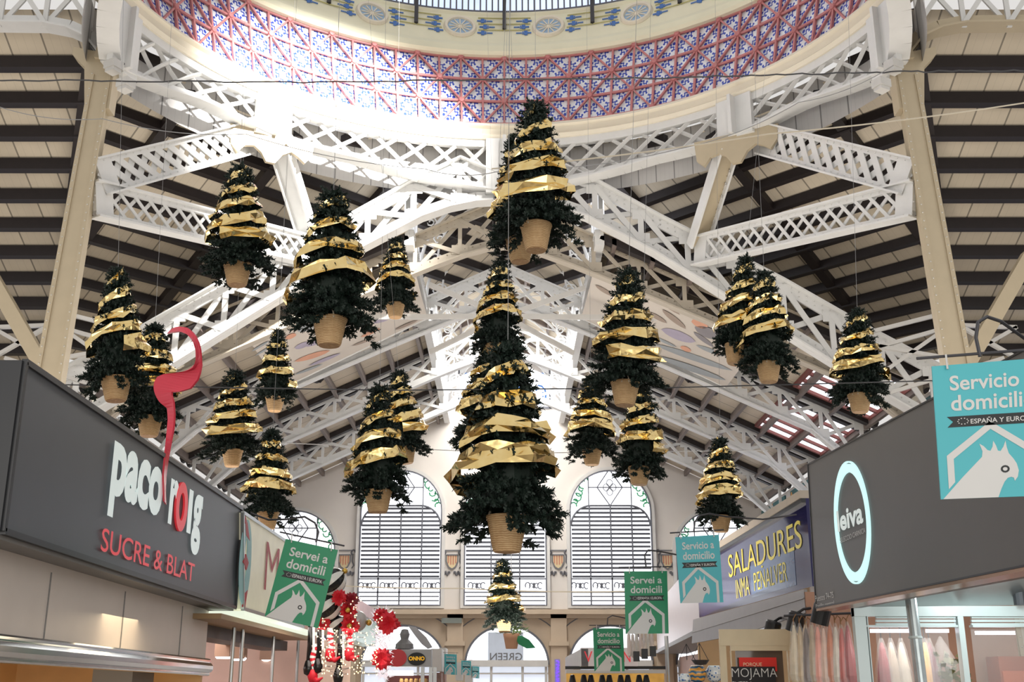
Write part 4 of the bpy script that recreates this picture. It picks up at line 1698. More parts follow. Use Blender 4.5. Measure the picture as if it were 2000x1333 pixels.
for dy, r in ((.0, .075), (.09, .035), (-.08, .03)):
    m.tube([fl2(l2[1][0], za + dy, .05), fl2(l2[0][0], zb_ + dy, .05)], r, 10)
m.build('metal_rail', M['chrome'], stall)
# lit interior below the rail
by0, by1 = fl2(l2[1][0], 0).y, fl2(l2[0][0], 0).y
m = MB()
m.box((XL - 2.9, (by0 + by1) / 2, 1.2), .1, by0 - by1, 2.6)
m.box((XL - 1.6, by0 - .05, 1.2), 2.6, .1, 2.6)
m.build('back_wall', M['warm_wall'], stall)
MB().box((XL - 1.7, (by0 + by1) / 2, 2.52), 2.5, by0 - by1, .06).build('ceiling_panel', M['warm_wall'], stall)
for k in range(7):
    y = by1 + .8 + k * (by0 - by1 - 1.2) / 6
    c = V(XL - 1.0, y, 2.46)
    d = MB().lathe([(0, 0), (.11, 0), (.13, .03), (.13, -.015)], c, 16).build('downlight', M['lamp_warm'], stall)
light('bakery_lamp', 'AREA', (XL - 1.2, (by0 + by1) / 2, 2.42), 60, (1, .8, .52), target=(XL - 1.4, (by0 + by1) / 2, 0), shape='RECTANGLE', size=1.2, size_y=6)
# shop goods seen through the gap
m = MB()
m.box((XL - 1.0, by0 - 1.2, 1.75), .5, .9, .34)
m.build('display_case', M['soffit'], stall)

# letters
lt = MB()
yy1 = fl.at(212, 853)[1]
ybase = fl.at(303, 1012)[1]
desc = fl.at(212, 1010)[1]


def xs(u, v=980):
    return fl.at(u, v)[0]


def letters(mb, s, u0, u1, y0, y1, bold, d=.02, fr=fl):
    # the letters read towards the far end: mirror x
    put_text(mb, s, lambda x, y, dd: fr(x, y, dd), fr.at(u0, 1000)[0], y0, fr.at(u1, 1000)[0], y1, d, bold)


letters(lt, 'paco', 206, 311, desc, yy1, .045)
letters(lt, 'r', 326, 343, ybase, yy1 - .02, .045)
letters(lt, '\u0131', 364, 372, ybase, yy1 - .02, .045)
letters(lt, 'g', 374, 392, desc - .02, yy1 - .02, .045)
split_build(lt, 'white_letter', M['letter_white'], stall)
rt = MB()
ob = fl.at(352, 1041)[1]
o0, o1 = xs(340), xs(363)
rt = ring2d(fl, (o0 + o1) / 2, (ob + fl.at(352, 941)[1]) / 2, abs(o1 - o0) / 2, abs(fl.at(352, 941)[1] - ob) / 2, abs(o1 - o0) * .26, .005, .03)
sy0, sy1 = fl.at(203, 1082)[1], fl.at(203, 1036)[1]
sy2, sy3 = fl.at(385, 1140)[1], fl.at(385, 1103)[1]
rt.build('red_letter', M['letter_red'], stall)
rt = MB()
letters(rt, 'SUCRE & BLAT', 200, 386, (sy0 + sy2) / 2, (sy1 + sy3) / 2, .005)
split_build(rt, 'red_letter', M['letter_red'], stall)

# red swirl of sheet metal standing on the fascia
zz = [(930, 625), (955, 597), (990, 585), (1040, 590), (1070, 612), (1090, 640), (1107, 680), (1115, 720), (1120, 800), (1113, 840), (1100, 880), (1060, 930), (1000, 948), (950, 952), (965, 1000), (970, 1080), (965, 1150), (945, 1250), (930, 1333), (918, 1420), (915, 1500), (918, 1577),
      (908, 1560), (903, 1420), (912, 1320), (926, 1200), (935, 1100), (930, 1040), (890, 1010), (868, 975), (857, 940), (855, 910), (870, 870), (905, 852), (1000, 840), (1045, 832), (1075, 815), (1090, 780), (1090, 720), (1075, 670), (1045, 630), (1000, 612), (960, 618)]
ycv = fl(xs(318), 0).y
hs = len(zz)
outer, inner = zz[:22], zz[22:][::-1]


def resample(pts, n):
    L = [0]
    for a, b in zip(pts, pts[1:]):
        L.append(L[-1] + math.dist(a, b))
    out = []
    for k in range(n):
        t = L[-1] * k / (n - 1)
        i = max(j for j in range(len(L) - 1) if L[j] <= t + 1e-9)
        f_ = (t - L[i]) / max(1e-9, L[i + 1] - L[i])
        out.append((pts[i][0] + (pts[i + 1][0] - pts[i][0]) * f_, pts[i][1] + (pts[i + 1][1] - pts[i][1]) * f_))
    return out


N = 60
a_, b_ = resample(outer, N), resample(inner, N)
m = MB()
rows = []
for k in range(N):
    s_ = k / (N - 1)
    bul = .16 * math.sin(s_ * math.pi * 2.5 + .4) * (1 - s_) + .05
    pa = P(a_[k][0] / 2.8543, 433 + a_[k][1] / 2.8543, Y=ycv - bul)
    pb = P(b_[k][0] / 2.8543, 433 + b_[k][1] / 2.8543, Y=ycv - bul - .14 * math.cos(s_ * 7))
    rows.append((pa, pb))
th = V(.012, .03, 0)
vs = [p for q in rows for p in (q[0], q[1], q[1] + th, q[0] + th)]
fs = []
for k in range(N - 1):
    for j in range(4):
        fs.append((k * 4 + j, k * 4 + (j + 1) % 4, k * 4 + 4 + (j + 1) % 4, k * 4 + 4 + j))
fs += [(0, 1, 2, 3), tuple((N - 1) * 4 + j for j in (3, 2, 1, 0))]
m.add(vs, fs).build('red_swirl', mat('red_lacquer', rgb(206, 54, 74), .22, .0, var=.06), stall)

# ---------------------------------------------------------------- cream-fronted stall behind the bakery
A2 = P(472, 1188, X=XL + .05)
f2 = Board(A2, (0, -1, 0), (0, 0, 1))
f2.n, f2.ey = V(1, 0, 0), V(0, 0, 1)
s2 = thing('cream_stall', 'stall with a cream fascia lettered in red beyond the dark bakery fascia', 'stall', (XL - 1, A2.y + 3, 0))
c = [f2.at(*p) for p in ((474, 1190), (592, 1231), (592, 1076), (474, 1002))]
poly = [(c[0][0], c[0][1]), (c[1][0], c[0][1]), (c[1][0], c[3][1]), (c[3][0], c[3][1])]
MB().prism(poly, f2, -.5, 0).build('fascia', mat('cream_fascia', rgb(226, 222, 196), .4, emit=.12), s2)
edge_frame(f2, poly, .05, 0).build('fascia_edge', M['steel'], s2)
m = MB()
for q in ([(476, 1003), (482, 1024), (486, 1057), (479, 1046)], [(482, 1153), (477, 1188), (472, 1186), (476, 1160)]):
    m.prism([f2.at(*p) for p in q], f2, 0, .015)
m.build('red_emblem', mat('brick_red_emblem', rgb(176, 60, 66), .5), s2)
m = MB()
m.prism([f2.at(*p) for p in ((477, 1083), (482, 1100), (478, 1114), (472, 1098))], f2, .01, .03)
put_text(m, 'Mar', f2, f2.at(516, 1120)[0], f2.at(516, 1154)[1], f2.at(574, 1140)[0], f2.at(518, 1057)[1], .015, -.012)
split_build(m, 'red_letter', mat('brick_red_paint', rgb(176, 60, 66), .5), s2)
cc = f2.at(478, 1098)
ring2d(f2, cc[0], cc[1], abs(f2.at(489, 1098)[0] - cc[0]), .62, .28, .003, .012, 30).build('blue_disc', mat('pale_blue_paint', rgb(150, 196, 200), .5), s2)
m = MB()
za = f2.at(560, 1222)[1]
m.box((XL - .0, A2.y + 2.5, A2.z - .12), .5, 6.4, .06)
m.build('light_soffit', M['soft_lit'], s2)
m = MB()
m.box((XL - .35, A2.y + 2.2, A2.z - .2), .9, 7.2, .07)
m.build('soffit', mat('tan_soffit', rgb(150, 122, 86), .5), s2)
m = MB()
m.box((XL - 3.2, A2.y + 3.6, 1.6), .1, 8, 3.2)
m.box((XL - 1.6, A2.y + 7.2, 1.6), 3.2, .1, 3.2)
m.build('back_wall', M['pink_wall'], s2)
m = MB()
m.box((XL - .7, A2.y + 3.2, A2.z - .32), .5, 6.5, .18)
m.build('dark_header', mat('dark_header', rgb(40, 34, 34), .5), s2)
for q in range(6):
    for z_ in (2.35, 2.2):
        MB().box((XL - 3.0, A2.y + 1 + q * 1.1, z_), .06, .7, .06).build('light_tube', M['tube'], s2)
for u, v in ((474, 1240), (455, 1262), (534, 1262), (581, 1285)):
    p = P(u, v, X=XL - .25)
    MB().tube([V(p.x, p.y, 0), V(p.x, p.y, A2.z - .2)], .03, 8).build('post', M['steel'], s2)
light('cream_stall_lamp', 'AREA', (XL - 1.4, A2.y + 3, 2.7), 150, (1, .86, .78), target=(XL - 1.5, A2.y + 3, 0), shape='RECTANGLE', size=2, size_y=6)
for k, (u, v) in enumerate(((437, 1284), (466, 1288), (501, 1296), (522, 1290), (554, 1300), (573, 1296), (586, 1304))):
    p = P(u, v, X=XL - 1.0 - .25 * (k % 3))
    t = thing('pendant_lamp', ['pale pendant lamp hanging first beside the bakery corner', 'pale pendant lamp hanging second from the bakery corner', 'pale pendant lamp hanging third from the bakery corner', 'pale pendant lamp hanging fourth from the bakery corner', 'pale pendant lamp hanging fifth from the bakery corner', 'pale pendant lamp hanging sixth from the bakery corner', 'pale pendant lamp hanging seventh from the bakery corner, beside the ornaments'][k], 'lamp', p, 'pendant lamps in the cream stall')
    MB().box(p + V(0, 0, .17), .26, .3, .34).build('shade', mat('paper_shade_%d' % k, rgb(186, 152, 132), .6), t)
    MB().lathe([(0, -.03), (.12, -.03), (.15, 0), (.15, .02)], p, 14).build('bulb_disc', M['lamp'], t)
    MB().tube([p + V(0, 0, .34), V(p.x, p.y, A2.z - .25)], .01, 4).build('cord', M['dark_wire'], t)

# ---------------------------------------------------------------- delivery signs on curved arms
M['green'] = mat('green_sign', rgb(20, 136, 92), .45, var=.04)
M['teal'] = mat('turquoise_sign', rgb(72, 176, 186), .45, var=.04)
M['print_grey'] = mat('pale_grey_print', rgb(206, 206, 204), .5, var=.03)
M['print_black'] = mat('black_print', rgb(20, 26, 28), .5)


def delivery_sign(quad, Y, words_, strip, colr, label, tilt=0.0, arm=None, detail=True):
    """quad: corner directions TL TR BR BL of the sheet, hung at distance Y"""
    tl, tr, br_, bl = [P(u, v, Y=Y) for u, v in quad]
    t = thing('delivery_sign', label, 'sign', (tl + tr) / 2, 'hanging delivery service signs')
    n = (tr - tl).cross(bl - tl).normalized()
    if n.y > 0:
        n = -n

    def fr(x, y, d=0.0):
        a = bl * (1 - x) + br_ * x
        b = tl * (1 - x) + tr * x
        return a * (1 - y) + b * y + n * d
    MB().prism([(0, 0), (1, 0), (1, 1), (0, 1)], fr, -.012, 0).build('sheet', colr, t)
    w = MB()
    put_text(w, words_[0], fr, .14, .8, .87, .915, .003, .018)
    put_text(w, words_[1], fr, .14, .645, .87, .765, .003, .018)
    for a in ([(.075, .07), (.075, .315), (.47, .555), (.47, .497), (.135, .29), (.135, .12)], [(.915, .0), (.915, .31), (.47, .555), (.47, .497), (.855, .285), (.855, .0)]):
        w.add([fr(x, y, .003) for x, y in a], [(0, 1, 4, 5), (1, 2, 3, 4)])
    # crested bird head of the market's emblem
    bird = [(.02, .0), (.2, .15), (.385, .295), (.392, .335), (.368, .392), (.405, .372), (.437, .342), (.462, .336), (.482, .365), (.49, .408), (.513, .372), (.527, .335), (.55, .33), (.578, .362), (.597, .404), (.607, .355), (.622, .312), (.662, .272), (.69, .235),
            (.706, .185), (.696, .142), (.668, .112), (.66, .135), (.635, .142), (.605, .135), (.575, .108), (.545, .06), (.515, 0)]
    w.prism(bird, fr, 0, .003)
    w.build('pale_print', M['print_grey'], t)
    k = MB()
    k.prism([(.1, .525), (.15, .565), (.1, .605), (.92, .605), (.87, .565), (.92, .525)], fr, 0, .003)
    for i in range(16):
        pass
    e = [fr(.585 + .04 * math.cos(a), .2 + .027 * math.sin(a), .005) for a in [q * math.pi / 6 for q in range(12)]]
    e2 = [fr(.585 + .022 * math.cos(a), .2 + .014 * math.sin(a), .005) for a in [q * math.pi / 6 for q in range(12)]]
    k.add(e + e2, [(i, (i + 1) % 12, 12 + (i + 1) % 12, 12 + i) for i in range(12)])
    k.build('black_ribbon', M['print_black'], t)
    if detail:
        s_ = MB()
        put_text(s_, strip, fr, .3, .543, .86, .587, .006, .012)
        for i in range(10):
            a = i * math.pi / 5
            c = (.235 + .045 * math.cos(a), .565 + .022 * math.sin(a))
            s_.add([fr(c[0] + .007 * x, c[1] + .005 * y, .006) for x, y in ((-1, 0), (0, -1), (1, 0), (0, 1))], [(0, 1, 2, 3)])
        s_.build('ribbon_lettering', M['print_grey'], t)
    # rod and ties
    h = MB()
    up = V(0, 0, 1) * (tl - bl).length * .07
    h.tube([tl + up + (tl - tr) * .12, tr + up + (tr - tl) * .12], (tl - bl).length * .011, 6)
    h.build('hanging_rod', M['dark_metal'], t)
    q = MB()
    for f_ in (.12, .88):
        c = tl * (1 - f_) + tr * f_
        q.tube([c + up * 1.1 + n * .02, c - up * .5 + n * .02], (tl - bl).length * .008, 5)
    q.build('cable_tie', M['print_grey'], t)
    if arm:
        MB().tube([P(u, v, Y=Y + dy) for u, v, dy in arm], (tl - bl).length * .014, 7).build('curved_arm', M['dark_metal'], t)
    return t


ES, CA = ('Servicio a', 'domicilio'), ('Servei a', 'domicili')
delivery_sign([(558, 1053), (660, 1075), (621, 1228), (517, 1204)], 14.0, CA, 'ESPANYA I EUROPA', M['green'], 'tilted green delivery sign hanging in front of the cream fascia',
              arm=[(490, 1003, 1), (525, 1016, .7), (560, 1015, .3), (595, 1010, 0), (615, 1022, 0), (622, 1040, 0), (617, 1060, 0)])
delivery_sign([(1319, 1050), (1404, 1045), (1413, 1177), (1329, 1179)], 17.0, ES, 'ESPA\u00d1A Y EUROPA', M['teal'], 'turquoise delivery sign on a curved arm before the purple fascia',
              arm=[(1355, 1040, 0), (1357, 1020, 0), (1366, 1008, 0), (1385, 1004, .1), (1420, 1010, .3), (1490, 1015, .8), (1555, 1006, 1.4)])
delivery_sign([(1219, 1117), (1303, 1116), (1306, 1238), (1222, 1239)], 18.5, CA, 'ESPANYA I EUROPA', M['green'], 'green delivery sign hanging before the window wall, larger of the two near the entrance',
              arm=[(1262, 1110, 0), (1259, 1085, 0), (1266, 1075, 0), (1290, 1078, .2), (1330, 1086, 1)])
delivery_sign([(1158, 1228), (1217, 1228), (1220, 1312), (1161, 1312)], 26.0, ES, 'ESPA\u00d1A Y EUROPA', M['green'], 'small green delivery sign before the stall with red V and N letters',
              arm=[(1186, 1222, 0), (1187, 1208, 0), (1196, 1203, 0), (1225, 1209, .5)], detail=True)
delivery_sign([(1820, 716), (2050, 698), (2055, 968), (1838, 976)], 8.4, ES, 'ESPA\u00d1A Y EUROPA', M['teal'], 'big turquoise delivery sign hanging before the grey fascia with the oval emblem',
              arm=[(1914, 697, 0), (1906, 660, 0), (1910, 630, 0), (1928, 619, .05), (1955, 628, .1), (2010, 668, .4)])
for k, (u0, v0, u1, v1, Y) in enumerate(((868, 1278, 892, 1318, 40), (901, 1291, 920, 1319, 44), (921, 1302, 936, 1325, 47))):
    delivery_sign([(u0, v0), (u1, v0 + 1), (u1, v1 + 1), (u0, v1)], Y, ES, '', M['teal'], ['tiny far turquoise delivery sign, first in the row by the entrance arch', 'tiny far turquoise delivery sign, middle one of the row by the entrance arch', 'tiny far turquoise delivery sign, last in the row by the entrance arch'][k], detail=False)

# ---------------------------------------------------------------- grey fascia with the oval emblem
ZB = 2.78
A = P(1594, 1188, Z=ZB)
C = P(2000, 1106, Z=ZB)
fr_ = Board(A, C - A, (0, 0, 1))
fr_.ey = V(0, 0, 1)
if fr_.n.x > 0:
    fr_.n = -fr_.n
s3 = thing('emblem_stall', 'stall with a plain grey fascia carrying a lit oval emblem', 'stall', A)
tp = fr_.at(1578, 908)
t2 = fr_.at(2000, 683)
b2 = fr_.at(2000, 1106)
Lx = b2[0] * 1.5
poly = [(0, 0), (Lx, 0), (Lx, tp[1] + (t2[1] - tp[1]) * 1.5), (tp[0], tp[1])]
MB().prism(poly, fr_, -.7, 0).build('fascia', M['sign_taupe'], s3)
edge_frame(fr_, poly, .022, .0).build('fascia_edge', M['sign_edge'], s3)
MB().prism([(0, -.05), (Lx, -.05), (Lx, -.01), (0, -.01)], fr_, -.3, -.0).build('soffit', mat('bronze_soffit', rgb(150, 116, 92), .25, .6), s3)
oc = fr_.at(1665.5, 1020)
rx = abs(fr_.at(1699, 1015)[0] - fr_.at(1632, 1025)[0]) / 2
ry = abs(fr_.at(1658, 899)[1] - fr_.at(1671, 1141)[1]) / 2
M['cyan_lit'] = glow('lit_pale_cyan', rgb(206, 250, 248), 1.0)
ring2d(fr_, oc[0], oc[1], rx, ry, .022, 0, .03, 60).build('outer_ring', M['cyan_lit'], s3)
o = [(oc[0] + (rx - .034) * math.cos(a), oc[1] + (ry - .04) * math.sin(a)) for a in [2 * math.pi * k / 60 for k in range(60)]]
i_ = [(oc[0] + (rx - .085) * math.cos(a), oc[1] + (ry - .16) * math.sin(a)) for a in [2 * math.pi * k / 60 for k in range(60)]]
band_between(o, i_, fr_, 0, .03).build('inner_ring', M['cyan_lit'], s3)
m = MB()
l0, l1 = fr_.at(1642, 1041), fr_.at(1692, 1022)
hgt = abs(fr_.at(1637, 1006)[1] - fr_.at(1637, 1040)[1])
put_text(m, 'leiva', fr_, l0[0], l0[1], l1[0], l0[1] + hgt * 1.25, .04, .03, slope=l1[1] - l0[1])
m.build('emblem_lettering', M['letter_white'], s3)
m = MB()
l0, l1 = fr_.at(1643, 1062), fr_.at(1693, 1041)
put_text(m, 'SELECCIO CARNICA', fr_, l0[0], l0[1], l1[0], l0[1] + .07, .02, .0, slope=l1[1] - l0[1])
c0, c1 = fr_.at(1594, 1176), fr_.at(1629, 1164)
put_text(m, 'Puestos 74-75', fr_, c0[0], c0[1], c1[0], c0[1] + .09, .01, .0)
put_text(m, 'Pasillo central', fr_, c0[0], c0[1] - .1, c1[0], c0[1] - .04, .01, .0)
m.build('small_lettering', M['print_grey'], s3)
# glazed white cabinet front under the fascia, facing the viewer
CY = A.y + .3


def cab(u, v):
    return P(u, v, Y=CY)


M['white_frame'] = mat('white_lacquered_frame', rgb(216, 228, 228), .35, var=.03)
m = MB()
for (u0, v0, u1, v1) in ((1664, 1185, 1706, 1400), (1664, 1185, 2060, 1205), (1866, 1203, 1900, 1400), (1690, 1222, 1870, 1226), (1896, 1222, 2060, 1226), (1690, 1203, 1710, 1400)):
    a, b = cab(u0, v0), cab(u1, v1)
    m.box((a + b) / 2, abs(b.x - a.x), .12 + (u1 * 7 + v1) % 13 * .004, abs(b.z - a.z))
m.build('cabinet_frame', M['white_frame'], s3)
m = MB()
for v in (1204, 1211, 1218):
    a, b = cab(1710, v), cab(1866, v + 5)
    m.box((a + b) / 2, abs(b.x - a.x), .05, abs(b.z - a.z))
    a, b = cab(1896, v), cab(2060, v + 5)
    m.box((a + b) / 2, abs(b.x - a.x), .05, abs(b.z - a.z))
m.build('ventilation_slats', M['white_frame'], s3)


def glass(name, alpha=.12):
    g = NT(name)
    g.color((1, 1, 1, 1))
    g.b.inputs['Roughness'].default_value = .03
    g.b.inputs['Alpha'].default_value = alpha
    return g.m


M['glass'] = glass('clear_glass')
for u0, u1 in ((1710, 1870), (1896, 2060)):
    a, b = cab(u0, 1226), cab(u1, 1400)
    MB().box((a + b) / 2 + V(0, .02, 0), abs(b.x - a.x), .01, abs(b.z - a.z)).build('glass_pane', M['glass'], s3)
a = cab(1664, 1187)
bx = cab(2060, 1187).x
m = MB()
m.box(((a.x + bx) / 2, CY + 2.0, 1.6), bx - a.x + .4, .08, 3.2)
m.build('back_wall', mat('brown_shop_wall', rgb(170, 128, 104), .6), s3)
m = MB()
for u0, u1, v in ((1710, 1808, 1228), (1820, 1864, 1228), (1918, 1995, 1232)):
    p, q = cab(u0, v), cab(u1, v + 7)
    MB().box(((p.x + q.x) / 2, CY + .25, (p.z + q.z) / 2), q.x - p.x, .07, abs(p.z - q.z)).build('light_tube', M['tube'], s3)
light('cabinet_lamp', 'AREA', (a.x + 1.3, CY + .5, 2.5), 14, (1, .93, .85), target=(a.x + 1.3, CY + 1.2, 0), shape='RECTANGLE', size=2.2, size_y=.4)
# sloping metal canopy, its lamp set out in front to brighten the cabinet frame
p0, p1, p2, p3 = P(1700, 1186, Y=CY - .1), P(2080, 1182, Y=CY - .1), P(2080, 1100, Y=CY - 1.3), P(1760, 1166, Y=CY - .6)
MB().quad(p0, p1, p2, p3).build('metal_canopy', M['steel'], s3)
light('canopy_lamp', 'POINT', P(1960, 1160, Y=CY - 1.3), 45, (.85, 1, 1), shadow_soft_size=.1)
m = MB()
p = P(1990, 1150, Y=CY - .4)
m.tube([V(p.x, p.y, p.z - .25), V(p.x, p.y, p.z + .35)], .1, 12)
m.build('canopy_post', M['dark_metal'], s3)
# round metal pole
pz = P(1778, 1165, Y=CY - 1.0)
pb = P(1797, 1333, Y=CY - 1.0)
t = thing('metal_pole', 'round galvanised pole standing before the white glazed cabinet', 'pole', (pz.x, pz.y, 0))
MB().tube([V(pz.x + .06, pz.y, 0), V(pz.x, pz.y, pz.z + .1)], .085, 16).build('tube', mat('galvanised', rgb(176, 186, 188), .25, .75, var=.25, scale=6), t)
pc = P(1788, 1246, Y=CY - 1.0)
MB().lathe([(.088, -.02), (.1, -.01), (.1, .01), (.088, .02)], pc, 16).build('pole_clip', M['white_frame'], t)
# red-brown cabinet and bunch of wrapped herbs inside
p = P(1980, 1345, Y=CY + 1.4)
t = thing('wooden_chest', 'red-brown wooden drawer chest behind the glass', 'chest', p)
m = MB()
m.box((p.x + .1, p.y, 1.05), .8, .5, 2.1)
m.build('carcass', mat('red_brown_wood', rgb(150, 74, 40), .5, var=.2), t)
M['orange_wood'] = mat('orange_wood', rgb(186, 92, 52), .5)
for q in range(3):
    MB().box((p.x - .02, p.y - .27, 1.1 + q * .32), .5, .04, .26).build('drawer_front', M['orange_wood'], t)
M['plastic'] = glass('clear_plastic', .14)
M['herb'] = mat('dried_herbs', rgb(104, 104, 66), .7, var=.5, scale=14)
p = P(1842, 1300, Y=CY + .9)
t = thing('wrapped_herbs', 'bunch of dried leaves in a clear bag hanging behind the first pane', 'bag', p)
r_ = random.Random(5)
m = MB()
for k in range(120):
    c_ = p + V(r_.gauss(0, .16), r_.gauss(0, .1), r_.uniform(-.55, .15))
    d = V(r_.uniform(-1, 1), r_.uniform(-1, 1), r_.uniform(-.6, 1)).normalized() * .16
    x = d.cross(V(0, 1, .2)).normalized() * .045
    m.add([c_, c_ + d * .5 + x, c_ + d, c_ + d * .5 - x], [(0, 1, 2, 3)])
m.build('dried_leaves', M['herb'], t)
MB().lathe([(.02, .45), (.1, .3), (.3, -.1), (.33, -.6)], p, 12).build('bag', M['plastic'], t)
for k, (u, cl) in enumerate(((1722, (150, 44, 52)), (1740, (196, 178, 160)), (1760, (214, 202, 186)), (1815, (120, 60, 70)), (1806, (232, 180, 110)))):
    p = P(u, 1262, Y=CY + .8)
    t = thing('bagged_ham', ['dark red wrapped cured ham, first behind the glass beside the white frame', 'pale wrapped cured ham behind the glass, next to the dark red one', 'cream wrapped cured ham hanging behind the galvanised pole', 'plum coloured wrapped ham behind the glass past the pole', 'golden wrapped ham showing low beside the pole'][k], 'ham', p, 'wrapped hams in the glazed cabinet')
    MB().lathe([(.02, .05), (.05, -.05), (.1, -.35), (.13, -.8), (.04, -1.1), (0, -1.12)], p, 12).build('body', mat('wrapped_%d' % k, rgb(*cl), .35, var=.3, scale=5), t)
    MB().lathe([(.03, .12), (.08, -.05), (.14, -.4), (.16, -1.0)], p, 9).build('plastic_wrap', M['plastic'], t)
    MB().tube([p, p + V(0, 0, .35)], .008, 4).build('hook', M['dark_metal'], t)
# ---------------------------------------------------------------- purple-fronted salt fish stall
ZS = 3.3
A = P(1395, 1199, Z=ZS)
C = P(1587, 1146, Z=ZS)
fp = Board(A, C - A, (0, 0, 1))
fp.ey = V(0, 0, 1)
if fp.n.x > 0:
    fp.n = -fp.n
s4 = thing('salt_fish_stall', 'stall with a glossy purple fascia in yellow lettering beyond the grey fascia', 'stall', A)
tl, tr = fp.at(1408, 1078), fp.at(1578, 970)
L = fp.at(1587, 1146)[0] * 1.0
ht = tl[1]
hr = tr[1]
x0 = fp.at(1366, 1210)[0]
M['purple'] = mat('glossy_purple', rgb(44, 42, 84), .1, var=.12, spec=.3)
MB().prism([(x0, 0), (L, 0), (L, hr), (x0, ht)], fp, -.5, 0).build('fascia', M['purple'], s4)
m = MB()
m.bar(fp(x0, ht + .06, -.1), fp(L, hr + .06, -.1), .4, .14)
m.build('top_moulding', mat('pale_moulding', rgb(176, 164, 148), .5), s4)
m = MB()
m.bar(fp(x0, ht - .05, .04), fp(L, hr - .05, .04), .08, .08)
m.build('dark_moulding', M['sign_edge'], s4)
M['yellow_paint'] = mat('yellow_letter', rgb(206, 190, 62), .4, emit=.12)
m = MB()
a, b = fp.at(1425, 1130), fp.at(1566, 1040)
put_text(m, 'SALADURES', fp, a[0], a[1], b[0], a[1] + .5, .012, .0, slope=.05)
a, b = fp.at(1440, 1180), fp.at(1466, 1170)
put_text(m, 'INMA', fp, a[0], .18, b[0], .58, .012, -.005)
a, b = fp.at(1475, 1160), fp.at(1540, 1140)
put_text(m, 'PE\u00d1ALVER', fp, a[0], .22, b[0], .68, .012, -.005)
m.build('yellow_lettering', M['yellow_paint'], s4)
m = MB()
a, b = fp.at(1470, 1183), fp.at(1555, 1130)
m.prism([(a[0], .1), (b[0], .1), (b[0], .75), (a[0], .75)], fp, .002, .006)
m.build('blue_panel', mat('blue_panel', rgb(40, 74, 120), .1), s4)
# grey metal awning
m = MB()
q = [fp.at(*p) for p in ((1362, 1243), (1395, 1199), (1590, 1146), (1590, 1172), (1450, 1222), (1362, 1254))]
m.prism([(x0 - .3, -.62), (x0, -.05), (L, -.05), (L, -.45), (L * .4, -.62)], fp, .1, .16)
m.bar(fp(x0 - .2, -.36, .17), fp(L, -.2, .17), .02, .02)
m.build('awning', mat('grey_awning', rgb(132, 128, 126), .35, .3), s4)
m = MB()
m.prism([(L * .42, -.72), (L * .42, -.62), (L, -.45), (L, -.62)], fp, .08, .14)
m.build('metal_trim', M['chrome'], s4)
for k, (u, v) in enumerate(((1508, 1232), (1554, 1216), (1604, 1200))):
    p = P(u, v, Y=fp(*fp.at(u, v)).y - 1.3)
    t = thing('spot_lamp', ['black cylinder spot lamp, first of the three under the grey awning', 'black cylinder spot lamp, middle of the three under the grey awning', 'black cylinder spot lamp beside the grey fascia corner, last of the three under the awning'][k], 'lamp', p, 'black spot lamps under the awning')
    ax = Matrix.Rotation(.25, 3, 'Y') @ Matrix.Rotation(.2, 3, 'X')
    MB().lathe([(0, .17), (.13, .17), (.145, .14), (.145, -.16), (.125, -.16), (.11, -.05), (0, -.05)], p, 20, axis=ax).build('housing', M['black'], t)
    MB().tube([p + V(.02, 0, .14), p + V(.16, .05, .22), p + V(.3, .1, .24)], .025, 6).build('bracket', M['black'], t)
# stall body
m = MB()
m.box((A.x + 2.9, (A.y + C.y) / 2 + 1, 1.6), .1, 8, 3.2)
m.box((A.x + 1.5, A.y + 2.6, 1.6), 3, .1, 3.2)
m.build('back_wall', mat('tan_shop_wall', rgb(200, 168, 128), .6), s4)
light('salt_fish_lamp', 'AREA', (C.x + .7, (A.y + C.y) / 2, 2.75), 90, (1, .84, .6), target=(C.x + .9, (A.y + C.y) / 2, 0), shape='RECTANGLE', size=1, size_y=5)
# cream door with dark glass, posters on it
DY = C.y + 1.2


def dq(u0, v0, u1, v1, Y=DY, th=.06):
    a, b = P(u0, v0, Y=Y), P(u1, v1, Y=Y)
    if Y == DY:
        th += (u1 * 7 + v1) % 13 * .003
    return ((a.x + b.x) / 2, Y, (a.z + b.z) / 2), abs(b.x - a.x), th, abs(b.z - a.z)


t = thing('cream_cabinet', 'cream framed cabinet with a dark glass door under the grey awning', 'cabinet', P(1470, 1330, Y=DY))
m = MB()
for q in ((1404, 1250, 1426, 1420), (1404, 1230, 1548, 1262), (1426, 1262, 1548, 1272), (1536, 1262, 1548, 1420), (1426, 1272, 1436, 1420)):
    m.box(*dq(*q))
m.build('frame', mat('cream_lacquer', rgb(220, 204, 170), .4), t)
MB().box(*dq(1436, 1272, 1538, 1420, DY + .03, .02)).build('glass_door', mat('smoky_glass', rgb(104, 92, 80), .1), t)
o = MB().box(*dq(1443, 1285, 1518, 1312, DY - .06, .01)).build('red_poster', mat('red_paper', rgb(226, 48, 36), .6))
tag(o, 'red poster with pale capitals tucked behind the black chalk board', 'poster')
m = MB()
a, b = P(1452, 1303, Y=DY - .07), P(1488, 1295, Y=DY - .07)
put_text(m, 'PORQUE', lambda x, y, d: V(x, DY - .07, y), a.x, a.z, b.x, b.z, 0, .01)
m.build('pale_lettering', mat('peach_print', rgb(246, 206, 170), .6), o)
t = thing('chalk_board', 'black board with white handwritten capitals on the cream cabinet', 'board', P(1472, 1320, Y=DY - .12))
MB().box(*dq(1428, 1303, 1518, 1372, DY - .12, .02)).build('board', mat('black_board', rgb(22, 22, 24), .6), t)
m = MB()
a, b = P(1430, 1329, Y=DY - .14), P(1517, 1306, Y=DY - .14)
put_text(m, 'MOJAMA', lambda x, y, d: V(x, DY - .14, y), a.x, a.z, b.x, b.z, 0, -.012)
